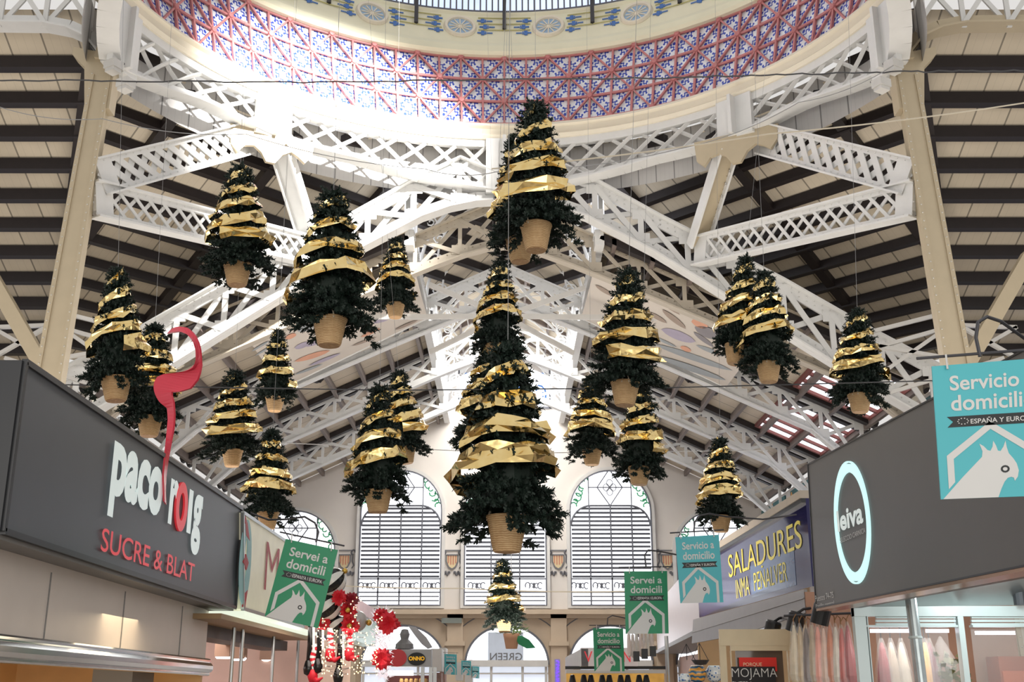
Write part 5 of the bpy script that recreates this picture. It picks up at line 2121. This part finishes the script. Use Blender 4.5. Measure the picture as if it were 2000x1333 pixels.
a, b = P(1431, 1344, Y=DY - .14), P(1470, 1332, Y=DY - .14)
put_text(m, 'ENTERA', lambda x, y, d: V(x, DY - .14, y), a.x, a.z, b.x, b.z, 0, -.012)
m.build('chalk_lettering', mat('chalk', rgb(214, 214, 210), .8), t)
# wrapped hams on hooks
rail = P(1600, 1195, Y=C.y - .6)
o = MB().tube([V(rail.x - .5, C.y - .2, rail.z - .05), V(rail.x + .55, C.y - 1.0, rail.z - .05)], .02, 6).build('hanging_rail', M['dark_metal'])
tag(o, 'thin metal rail carrying the plastic-wrapped hams under the grey fascia corner', 'rail')
cols = [(206, 190, 160), (186, 160, 120), (96, 74, 64), (170, 150, 120), (226, 150, 130), (214, 180, 160), (196, 110, 60), (206, 196, 180), (180, 60, 44), (150, 40, 44)]
tones = ['cream', 'straw coloured', 'dark brown', 'khaki', 'salmon pink', 'pale rose', 'orange brown', 'ivory', 'brick red', 'deep red']
order = ['beside the cream cabinet', 'next to the cream one', 'third along the rail', 'fourth along the rail', 'in the middle of the rail', 'just past the middle of the rail', 'seventh along the rail', 'eighth along the rail', 'next to last on the rail', 'beside the white cabinet frame']
for k in range(10):
    u = 1550 + k * 11.6
    p = P(u, 1222 + (k % 3) * 3, Y=C.y - .35 - .06 * k)
    t = thing('bagged_ham', f'{tones[k]} plastic-wrapped cured ham hanging {order[k]}', 'ham', p, 'wrapped hams on the rail')
    MB().lathe([(.015, 0), (.04, -.12), (.06, -.3), (.1, -.5), (.12, -.8), (.05, -1.1), (0, -1.12)], p, 12).build('body', mat('ham_%d' % k, rgb(*cols[k]), .4, var=.35, scale=7), t)
    MB().lathe([(.02, .06), (.06, -.06), (.08, -.3), (.125, -.52), (.14, -.9)], p, 9).build('plastic_wrap', M['plastic'], t)
    MB().tube([p + V(0, 0, -.02), p + V(.0, 0, .1), p + V(.05, 0, .18), p + V(.1, .02, .14), p + V(.1, .02, .05)], .01, 5).build('hook', mat('brass_hook_%d' % k, rgb(140, 104, 70), .4, .6), t)
# painted bowls and a hanging scale at the far end of the stall
BY = A.y - .4
M['bowl_blue'] = NT('blue_painted_bowl')
_m = M['bowl_blue']
vo = _m.n('ShaderNodeTexVoronoi')
_m.put(vo.inputs['Vector'], _m.coord())
vo.inputs['Scale'].default_value = 16
_m.color(_m.mix(_m.math('LESS_THAN', vo.outputs['Distance'], .36), rgb(214, 226, 236), rgb(50, 104, 180)))
_m.b.inputs['Roughness'].default_value = .2
M['bowl_blue'] = _m.m
_m = NT('yellow_banded_bowl')
_z = _m.sep(_m.coord())[2]
_w = _m.math('SINE', _m.math('ADD', _m.math('MULTIPLY', _z, 60), _m.math('MULTIPLY', _m.noise(_m.coord(), 7, 1), 7)))
_m.color(_m.mix(_m.math('GREATER_THAN', _w, .2), rgb(226, 170, 84), rgb(60, 110, 150)))
_m.b.inputs['Roughness'].default_value = .2
M['bowl_yellow'] = _m.m
for k, (u, v, r, mt, lab) in enumerate(((1362, 1316, .21, 'bowl_yellow', 'yellow and blue wavy painted bowl under the turquoise sign stall'), (1395, 1316, .2, 'bowl_blue', 'blue floral painted bowl against the cream cabinet'), (1338, 1328, .15, 'bowl_blue', 'small blue painted bowl on the far side of the wavy bowl'))):
    p = P(u, v, Y=BY)
    t = thing('painted_bowl', lab, 'bowl', p + V(0, 0, -r))
    MB().lathe([(.3 * r, -r), (.7 * r, -.8 * r), (r, -.1 * r), (.95 * r, .3 * r), (.7 * r, .75 * r), (.62 * r, .8 * r)], p, 24).build('body', M[mt], t)
    MB().lathe([(.62 * r, .8 * r), (.66 * r, .86 * r), (.58 * r, .86 * r), (.56 * r, .6 * r)], p, 24).build('rim', M['letter_white'], t)
o = MB().box(P(1370, 1348, Y=BY), 1.6, .4, .16).build('display_shelf', M['soffit'])
tag(o, 'grey shelf under the painted bowls', 'shelf')
p = P(1368, 1290, Y=BY - .3)
t = thing('hanging_scale', 'dark metal scale pan on thin chains under the turquoise sign stall', 'scale', p)
MB().lathe([(0, -.1), (.12, -.08), (.2, 0), (.21, 0), (.13, -.1), (0, -.12)], p, 20).build('pan', M['dark_metal'], t)
m = MB()
for s_ in (-1, 0, 1):
    m.tube([p + V(.19 * s_, .05, 0), p + V(0, .05, .38)], .008, 4)
    m.tube([p + V(-.3 + .19 * s_, .05, .0), p + V(-.3, .05, .36)], .008, 4)
m.build('chain', M['dark_wire'], t)

# ---------------------------------------------------------------- pale fascia further along
A = P(1366, 1228, Z=ZS)
C = P(1284, 1271, Z=ZS)
fg = Board(A, A - C, (0, 0, 1))
fg.ey = V(0, 0, 1)
if fg.n.x > 0:
    fg.n = -fg.n
s5 = thing('pale_stall', 'stall with a blank pale grey fascia behind the hanging delivery signs', 'stall', A)
c = fg.at(1284, 1271)
hh = fg.at(1366, 1085)[1]
MB().prism([(c[0], 0), (.4, 0), (.4, hh), (c[0], hh)], fg, -.6, 0).build('fascia', mat('pale_grey_fascia', rgb(204, 196, 198), .4, var=.05), s5)
MB().prism([(c[0] - .2, -.16), (.4, -.16), (.4, -.02), (c[0] - .2, -.02)], fg, -1.4, .1).build('soffit', M['soffit'], s5)
m = MB()
m.box((A.x + 2.5, (A.y + C.y) / 2, 1.5), .1, abs(C.y - A.y) + 1, 3)
m.build('back_wall', M['pink_wall'], s5)
p = P(1302, 1260, Y=A.y + .5)
MB().tube([V(p.x, p.y, 0), V(p.x, p.y, 3.1)], .06, 8).build('post', M['steel'], s5)
for k in range(7):
    p = P(1228 + k * 7.5, 1240 + (k % 2) * 2 - k * .4, Y=24 + .1 * k)
    t = thing('wrapped_sausage', ['white wrapped cured sausage nearest the small green sign in the hanging row', 'white wrapped sausage second from the small green sign', 'white wrapped sausage third from the small green sign', 'white wrapped sausage in the middle of the hanging row', 'white wrapped sausage third from the grey post', 'white wrapped sausage second from the grey post', 'white wrapped sausage beside the grey post'][k].replace('nearest', 'beside'), 'sausage', p, 'wrapped sausages under the green sign')
    MB().lathe([(0, .04), (.03, 0), (.045, -.2), (.04, -.42), (0, -.46)], p, 8).build('body', mat('white_net_%d' % k, rgb(216 - 5 * (k % 3), 204, 200), .5, var=.2, scale=20), t)
for k in range(3):
    p = P(1243 + k * 16, 1283 - k * 5, Y=24)
    o = MB().box(p, .12, .12, .2).build('black_lamp', M['black'])
    tag(o, ['small black box lamp beside the red N letter', 'small black box lamp, middle of the row under the wrapped sausages', 'small black box lamp beside the grey post of the pale stall'][k], 'lamp', 'black box lamps')

# ---------------------------------------------------------------- far stalls near the entrance
FY = 33.0


def fq(mb, u0, v0, u1, v1, Y, th=.1):
    a, b = P(u0, v0, Y=Y), P(u1, v1, Y=Y)
    return mb.box(((a.x + b.x) / 2, Y + th / 2, (a.z + b.z) / 2), abs(b.x - a.x), th, abs(b.z - a.z))


s6 = thing('lettered_stall', 'far stall with a white fascia and red V and N capitals', 'stall', P(1190, 1335, Y=FY))
fq(MB(), 1135, 1266, 1246, 1302, FY, .5).build('fascia', mat('white_fascia', rgb(214, 206, 206), .5, emit=.1), s6)
m = MB()
for s_, u0, u1 in (('V', 1141, 1157), ('N', 1218, 1231)):
    a, b = P(u0, 1294, Y=FY - .02), P(u1, 1273, Y=FY - .02)
    put_text(m, s_, lambda x, y, d: V(x, FY - .02, y), a.x, a.z, b.x, b.z, 0, .0)
m.build('red_lettering', M['letter_red'], s6)
m = MB()
fq(m, 1104, 1302, 1300, 1308, FY + .3, .1)
m.build('canopy', M['black'], s6)
m = MB()
fq(m, 1106, 1309, 1300, 1316, FY - .1, .3)
m.build('counter_rail', M['grey_white'], s6)
m = MB()
fq(m, 1106, 1316, 1300, 1400, FY + 1.5, .1)
m.build('back_wall', glow('warm_lit_back', rgb(236, 176, 84), .75, .6, 3), s6)
m = MB()
a, b = P(1104, 1275, Y=FY + 3), P(1135, 1268, Y=FY)
m.prism([(0, 0), (1, 0), (1, 1), (0, 1)], lambda x, y, d: P(1104 + 31 * x, (1316 + (1302 - 1316) * x) * (1 - y) + (1285 + (1268 - 1285) * x) * y, Y=FY + 4 - 4 * x) + V(d, 0, 0), 0, .2)
m.build('side_fascia', M['grey_white'], s6)
for k in range(9):
    p = P(1118 + k * 18 + (k % 2) * 4, 1318, Y=FY + .3)
    o = MB().lathe([(0, 0), (.06, -.02), (.1, -.2), (.12, -.45), (0, -.6)], p, 8).build('dark_ham', M['sign_edge'])
    tag(o, 'dark cured ham, ' + ['first', 'second', 'third', 'fourth', 'fifth', 'sixth', 'seventh', 'eighth', 'last'][k] + ' in the row under the canopy below the red capitals', 'ham', 'dark hams under the far canopy')
# blue neon blade sign
o = MB()
fq(o, 1083, 1288, 1095, 1345, 38, .1)
o = o.build('blade_sign', mat('lilac_board', rgb(188, 178, 206), .5))
tag(o, 'narrow lilac blade sign with violet lit characters by the entrance arch', 'sign')
m = MB()
for k in range(7):
    p = P(1089, 1294 + k * 7, Y=37.95)
    m.tube([p + V(.05 * math.cos(a * 1.7 + k), 0, .05 * math.sin(a)) for a in range(5)], .015, 4)
m.build('violet_characters', glow('violet_neon', rgb(96, 60, 250), 2.5), o)
# stall with the grey fascia and the black oval badge
OY = 37.0
s7 = thing('badge_stall', 'far stall with a grey fascia carrying a red disc and a black oval badge', 'stall', P(790, 1335, Y=OY))
fq(MB(), 752, 1269, 842, 1303, OY, .6).build('fascia', mat('mid_grey_fascia', rgb(166, 168, 170), .45), s7)
fo = Board(P(752, 1303, Y=OY - .01), (1, 0, 0), (0, 0, 1))
fo.n, fo.ey = V(0, -1, 0), V(0, 0, 1)
a = fo.at(814, 1288)
MB().prism([(a[0] + .28 * math.cos(q), a[1] + .2 * math.sin(q)) for q in [k * math.pi / 14 for k in range(28)]], fo, 0, .02).build('oval_badge', M['print_black'], s7)
m = MB()
put_text(m, 'ONNO', fo, a[0] - .25, a[1] - .05, a[0] + .25, a[1] + .08, .03, .05)
m.build('yellow_lettering', mat('amber_letter', rgb(236, 178, 40), .5, emit=.3), s7)
a = fo.at(776, 1286)
MB().prism([(a[0] + .3 * math.cos(q), a[1] + .27 * math.sin(q)) for q in [k * math.pi / 14 for k in range(28)]], fo, 0, .03).build('red_disc', mat('red_enamel', rgb(196, 28, 40), .3), s7)
m = MB()
fq(m, 757, 1311, 806, 1320, OY + .2, .3)
m.build('lit_awning', M['lamp'], s7)
m = MB()
fq(m, 757, 1320, 850, 1420, OY + 1.2, .1)
m.build('back_wall', mat('maroon_back', rgb(104, 52, 48), .6), s7)
for k, u in enumerate((822, 838, 846)):
    m = MB()
    fq(m, u, 1304, u + 5, 1400, OY + .2, .15)
    m.build('post', M['steel'], s7)
for k in range(6):
    p = P(784 + k * 9.5, 1331, Y=OY + .6)
    o = MB().lathe([(0, -.12), (.06, -.12), (.065, .03), (.045, .05), (.05, .08), (0, .08)], p, 10).build('glass_jar', mat('amber_jar_%d' % k, rgb(190, 150, 96), .2))
    tag(o, ['first', 'second', 'third', 'fourth', 'fifth', 'last'][k] + ' amber preserve jar in the row under the fascia with the black oval badge', 'jar', 'jars under the badge fascia')
m = MB()
p = P(790, 1262, Y=OY + .3)
m.lathe([(0, -.12), (.3, -.1), (.28, .05), (.12, .2), (.16, .35), (.1, .5), (0, .52)], p, 14)
o = m.build('grey_figurine', mat('grey_stone_figure', rgb(120, 120, 122), .6))
tag(o, 'grey sculpted figure with a raised plume on top of the badge fascia', 'figurine')
m = MB()
m.prism([(-.1, 0), (.05, .05), (-.15, .35), (-.5, .68), (-.75, .72), (-.55, .45), (-.3, .15)], lambda x, y, d: p + V(.85 + x, -d, y - .1), 0, .08)
m.build('plume', mat('pale_grey_plume', rgb(160, 160, 164), .6), o)
# white stalls beyond, in a receding row
for k, (u0, v0, u1, v1, Y) in enumerate(((842, 1268, 862, 1312, 39.5), (858, 1266, 870, 1302, 42), (890, 1295, 902, 1330, 45), (908, 1302, 922, 1335, 47))):
    t = thing('white_stall', ['white stall fascia just past the badge stall', 'second white stall fascia past the badge stall', 'third white stall fascia, between the two far turquoise signs', 'last white stall fascia before the entrance arch'][k], 'stall', P(u0, 1335, Y=Y))
    fq(MB(), u0, v0, u1, v1, Y, 1.6).build('fascia', M['grey_white'], t)
    fq(MB(), u0 + 1, v1 + 3, u1 - 1, v1 + 60, Y + .5, 1.0).build('shop_front', mat('mixed_goods_%d' % k, rgb(150, 120, 110), .6, var=.6, scale=6), t)
# pink tinsel stall between ornaments and the badge stall
s8 = thing('tinsel_stall', 'stall with pale pink fascia and glassy teal front behind the bright tinsel', 'stall', P(720, 1335, X=-4.1))
fi = Board(P(700, 1200, X=-4.1), (0, -1, 0), (0, 0, 1))
fi.n, fi.ey = V(1, 0, 0), V(0, 0, 1)
q = [fi.at(*p) for p in ((702, 1172), (742, 1200), (742, 1220), (702, 1198))]
m = MB().prism([(q[0][0], q[3][1]), (q[1][0], q[3][1]), (q[1][0], q[0][1]), (q[0][0], q[0][1])], fi, -.4, 0)
m.build('fascia', mat('pale_pink_fascia', rgb(214, 186, 190), .5), s8)
m = MB().prism([(q[0][0], q[3][1] - .75), (q[1][0], q[3][1] - .75), (q[1][0], q[3][1]), (q[0][0], q[3][1])], fi, -.5, -.1)
m.build('teal_front', mat('pale_teal_glass', rgb(196, 224, 220), .2, emit=.25, var=.25, scale=8), s8)
m = MB().prism([(q[0][0] + 2, q[3][1] - 2.4), (q[1][0], q[3][1] - 2.4), (q[1][0], q[3][1] - .75), (q[0][0] + 2, q[3][1] - .75)], fi, -1.2, -.9)
m.build('lit_back', mat('peach_back', rgb(236, 196, 170), .5, emit=.25), s8)

# ---------------------------------------------------------------- christmas ornaments at the corner of the cream stall
M['orn_white'] = mat('white_lacquer', rgb(226, 226, 222), .25)
M['orn_black'] = mat('black_lacquer', rgb(20, 20, 22), .2)
M['orn_gold'] = mat('gold_bead', rgb(206, 170, 84), .22, .9)
M['orn_red'] = mat('red_felt', rgb(206, 24, 44), .55, var=.25, scale=9)
M['orn_dark_red'] = mat('dark_red_velvet', rgb(140, 18, 36), .6, var=.25)
M['orn_grey'] = mat('grey_glitter', rgb(190, 188, 186), .3, .3)
OYY = 20.5


def pr(px_, Y):
    return px_ / F * Y * 1.0


def ball(u, v, r_px, lab, k):
    c = P(u, v, Y=OYY + .1 * k)
    r = pr(r_px, OYY)
    t = thing('striped_bauble', lab, 'bauble', c, 'black and white baubles')
    ax = (Matrix.Rotation(.9, 3, 'Y') @ Matrix.Rotation(.3 + k, 3, 'Z'))
    prof = [(r * math.sin(a), r * math.cos(a)) for a in [math.pi * q / 16 for q in range(17)]]
    w, b = MB(), MB()
    for s_ in range(12):
        (b if s_ % 2 else w).lathe(prof, c, 3, a0=s_ * math.pi / 6, a1=(s_ + 1) * math.pi / 6, axis=ax)
    w.build('white_segment', M['orn_white'], t, True)
    b.build('black_segment', M['orn_black'], t, True)
    f_ = c + ax @ V(0, 0, r + .03)
    rr = .05
    MB().lathe([(rr * math.sin(a), rr * math.cos(a)) for a in [math.pi * q / 8 for q in range(9)]], f_, 12).build('gold_cap', M['orn_gold'], t, True)


ball(648, 1136, 28, 'upper black and white striped bauble beside the tilted green sign', 0)
ball(640, 1186, 27, 'middle black and white striped bauble beside the tilted green sign', 1)
ball(656, 1222, 20, 'lower small black and white striped bauble under the tilted green sign', 2)
c = P(696, 1214, Y=OYY + .6)
r = pr(21, OYY)
t = thing('silver_bauble', 'silver grey bauble with a gold bead beside the red bows', 'bauble', c)
MB().lathe([(r * math.sin(a), r * math.cos(a)) for a in [math.pi * q / 16 for q in range(17)]], c, 24).build('body', M['orn_grey'], t, True)
cc = c + V(r + .04, -.05, -.03)
MB().lathe([(.055 * math.sin(a), .055 * math.cos(a)) for a in [math.pi * q / 8 for q in range(9)]], cc, 12).build('gold_cap', M['orn_gold'], t, True)


def bow(u, v, r_px, mt, lab, k, bead=True):
    c = P(u, v, Y=OYY - .15 + .05 * k)
    r = pr(r_px, OYY)
    t = thing('red_flower', lab, 'flower', c, 'red fabric flowers of the ornament bunch')
    rr = random.Random(k)
    m = MB()
    for q in range(16):
        a = q * 2.4
        el = rr.uniform(-.3, .9)
        d = V(math.cos(a) * math.cos(el), -abs(math.sin(el)) * .6, math.sin(a) * math.cos(el)).normalized()
        x = d.cross(V(0, 1, .3)).normalized() * r * .42
        m.add([c, c + d * r * .55 + x + V(0, -.03, 0), c + d * r * 1.1, c + d * r * .55 - x + V(0, .02, 0), c + d * r * .6 + V(0, -.05, 0)], [(0, 1, 4), (1, 2, 4), (2, 3, 4), (3, 0, 4)])
    m.build('petals', M[mt], t)
    if bead:
        MB().lathe([(.05 * math.sin(a), .05 * math.cos(a)) for a in [math.pi * q / 8 for q in range(9)]], c + V(0, -.1, 0), 12).build('gold_bead', M['orn_gold'], t, True)


bow(663, 1168, 15, 'orn_red', 'red fabric flower between the upper and middle striped baubles', 0, False)
bow(687, 1172, 14, 'orn_dark_red', 'dark red velvet flower beside the upper striped bauble', 1, False)
bow(681, 1193, 17, 'orn_red', 'red fabric flower with gold bead beside the middle striped bauble', 2)
bow(684, 1224, 18, 'orn_red', 'large red fabric flower with gold bead beside the lower striped bauble', 3)
bow(630, 1216, 16, 'orn_red', 'red fabric flower tucked under the edge of the tilted green sign', 4, False)
bow(760, 1218, 22, 'orn_red', 'bright red tinsel flower at the lit corner before the badge stall', 5, False)
bow(745, 1205, 16, 'orn_red', 'pinkish red tinsel flower in the glare beside the badge stall', 6, False)
bow(746, 1288, 20, 'orn_red', 'lowest red tinsel flower beside the badge stall', 7, False)


def leg(u, v, kind, lab, k):
    c = P(u, v, Y=OYY + .1)
    s_ = OYY / F
    t = thing('elf_leg', lab, 'ornament', c, 'stuffed elf legs')
    if kind == 'black':
        MB().tube([c + V(0, 0, 62 * s_), c + V(.02, 0, 20 * s_), c + V(0, 0, -28 * s_)], [5 * s_, 6 * s_, 5 * s_], 10).build('stocking', M['orn_black'], t, True)
        MB().lathe([(0, 14 * s_), (6 * s_, 10 * s_), (10 * s_, -4 * s_), (8 * s_, -14 * s_), (0, -18 * s_)], c + V(0, 0, -30 * s_), 14).build('boot', M['orn_black'], t, True)
        MB().tube([c + V(.06, -.06, 60 * s_), c + V(.09, -.06, -5 * s_)], 2.5 * s_, 6).build('white_ribbon', M['orn_white'], t)
    else:
        w, b = MB(), MB()
        for q in range(9):
            (b if q % 2 else w).tube([c + V(.02 * math.sin(q), 0, (30 - q * 5) * s_), c + V(.02 * math.sin(q + 1), 0, (25 - q * 5) * s_)], 6.5 * s_, 10)
        w.build('white_stripe', M['orn_white'], t)
        b.build('red_stripe', M['orn_red'], t)
        m = MB()
        m.lathe([(0, 9 * s_), (8 * s_, 6 * s_), (10 * s_, -6 * s_), (6 * s_, -16 * s_), (0, -18 * s_)], c + V(0, 0, -22 * s_), 12)
        m.tube([c + V(.0, 0, -30 * s_), c + V(.1, -.05, -36 * s_), c + V(.19, -.08, -30 * s_)], [7 * s_, 5 * s_, 1.5 * s_], 8)
        m.build('red_boot', M['orn_red'], t, True)


leg(604, 1270, 'black', 'long black elf leg hanging under the corner of the tilted green sign', 0)
leg(622, 1266, 'black', 'black elf leg with white ribbon, second under the tilted green sign', 1)
leg(646, 1252, 'striped', 'red and white striped elf leg with a red boot among the warm lights', 2)
leg(683, 1250, 'striped', 'red and white striped elf leg under the large red flower', 3)
leg(662, 1285, 'black', 'short black elf leg among the warm lights below the striped legs', 4)
leg(612, 1292, 'striped', 'striped elf leg hanging low between the two long black legs', 5)
M['bulb'] = glow('warm_fairy_bulb', (1, .72, .36, 1), 3.5)
rr = random.Random(11)
for k, (u0, v0, n, du) in enumerate(((628, 1205, 30, 10), (648, 1230, 34, 14), (672, 1235, 36, 14), (694, 1165, 40, 10), (712, 1235, 34, 14), (736, 1200, 34, 8))):
    m, w = MB(), MB()
    pts = []
    for q in range(n):
        p = P(u0 + rr.gauss(0, du * .55), v0 + (1322 - v0) * q / n + rr.uniform(-3, 3), Y=OYY - .5 + rr.uniform(-.2, .2))
        pts.append(p)
        m.lathe([(0, .012), (.01, .006), (.01, -.008), (0, -.014)], p, 5)
    w.tube(pts, .004, 3, False)
    o = w.build('fairy_lights', M['dark_wire'])
    tag(o, ['string of warm fairy lights under the tilted green sign', 'string of warm fairy lights by the striped leg', 'string of warm fairy lights below the lower striped bauble', 'string of warm fairy lights hanging past the silver bauble', 'dense string of warm fairy lights before the peach lit back', 'string of warm fairy lights at the tinsel corner'][k], 'fairy lights', 'fairy light strings')
    b = m.build('bulbs', M['bulb'], o)
    b['kind'] = 'stuff'
# white tinsel column at the lit corner
m = MB()
for q in range(420):
    p = P(748 + rr.gauss(0, 9), rr.uniform(1190, 1325), Y=OYY + 2.5 + rr.uniform(-.2, .2))
    d = V(rr.uniform(-1, 1), rr.uniform(-.5, .5), rr.uniform(-1, 1)).normalized() * .12
    x = d.cross(V(0, 1, 0)).normalized() * .012
    m.add([p - x, p + x, p + d], [(0, 1, 2)])
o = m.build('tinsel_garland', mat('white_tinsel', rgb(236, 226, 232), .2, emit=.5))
tag(o, 'bright white tinsel garland hanging beside the badge stall', 'tinsel')

# ---------------------------------------------------------------- cables stretched across the hall
def cable(name, label, pts, r, mt, sag=0.0, twist=0.0):
    ps = [P(u, v, Y=Y) for u, v, Y in pts]
    out = []
    for a, b in zip(ps, ps[1:]):
        for k in range(24):
            s_ = k / 24
            out.append(a * (1 - s_) + b * s_ - V(0, 0, sag * 4 * s_ * (1 - s_)))
    out.append(ps[-1])
    if twist:
        r2 = random.Random(4)
        out = [p + V(0, 0, r2.uniform(-twist, twist)) for p in out]
    o = MB().tube(out, r, 5).build(name, mt)
    tag(o, label, 'cable')
    return o


cable('light_cable', 'dark twisted cable stretched across the hall just under the tiled band', [(-20, 156, 20), (560, 161, 20), (1300, 152, 20), (1700, 141, 20), (2020, 138, 20)], .016, M['dark_wire'], 0, .02)
cable('rope', 'pale rope rising across the hall in front of the ring posts', [(960, 330, 19), (1500, 262, 19), (2020, 198, 19)], .014, M['string'], .05)
cable('thin_cable', 'thin dark cable across the nave at the level of the red swirl', [(120, 752, 18), (760, 763, 18), (1300, 758, 18), (1830, 744, 18)], .011, M['dark_wire'], .0)
cable('steel_cable', 'thin steel cable across the nave below the arched window heads', [(560, 866, 26), (1000, 886, 26), (1500, 880, 26)], .01, M['wire'])
cable('slack_cable', 'slack thin cable looping from the aisle truss over the sunlit girder', [(-10, 206, 19), (200, 232, 19), (480, 262, 19), (830, 330, 19), (985, 332, 19), (1330, 290, 19), (1560, 200, 19), (1745, 128, 19)], .008, M['wire'], .12)
cable('window_cable', 'pale cable sagging low across the window wall behind the small fir', [(580, 1140, 36), (900, 1150, 36), (1220, 1156, 36)], .02, M['string'], .05)

# grey letters, seen mirrored from inside, on the panel in the middle fanlight
for w_, a, b in LATER:
    m = MB()
    put_text(m, 'GREEN', lambda x, y, d: V(x, WY - .15, y), a.x, a.z, b.x, b.z, 0, .01)
    o = m.build('mirrored_lettering', M['arms_line'], bpy.data.objects['door_3'])
    o['kind'] = 'structure'
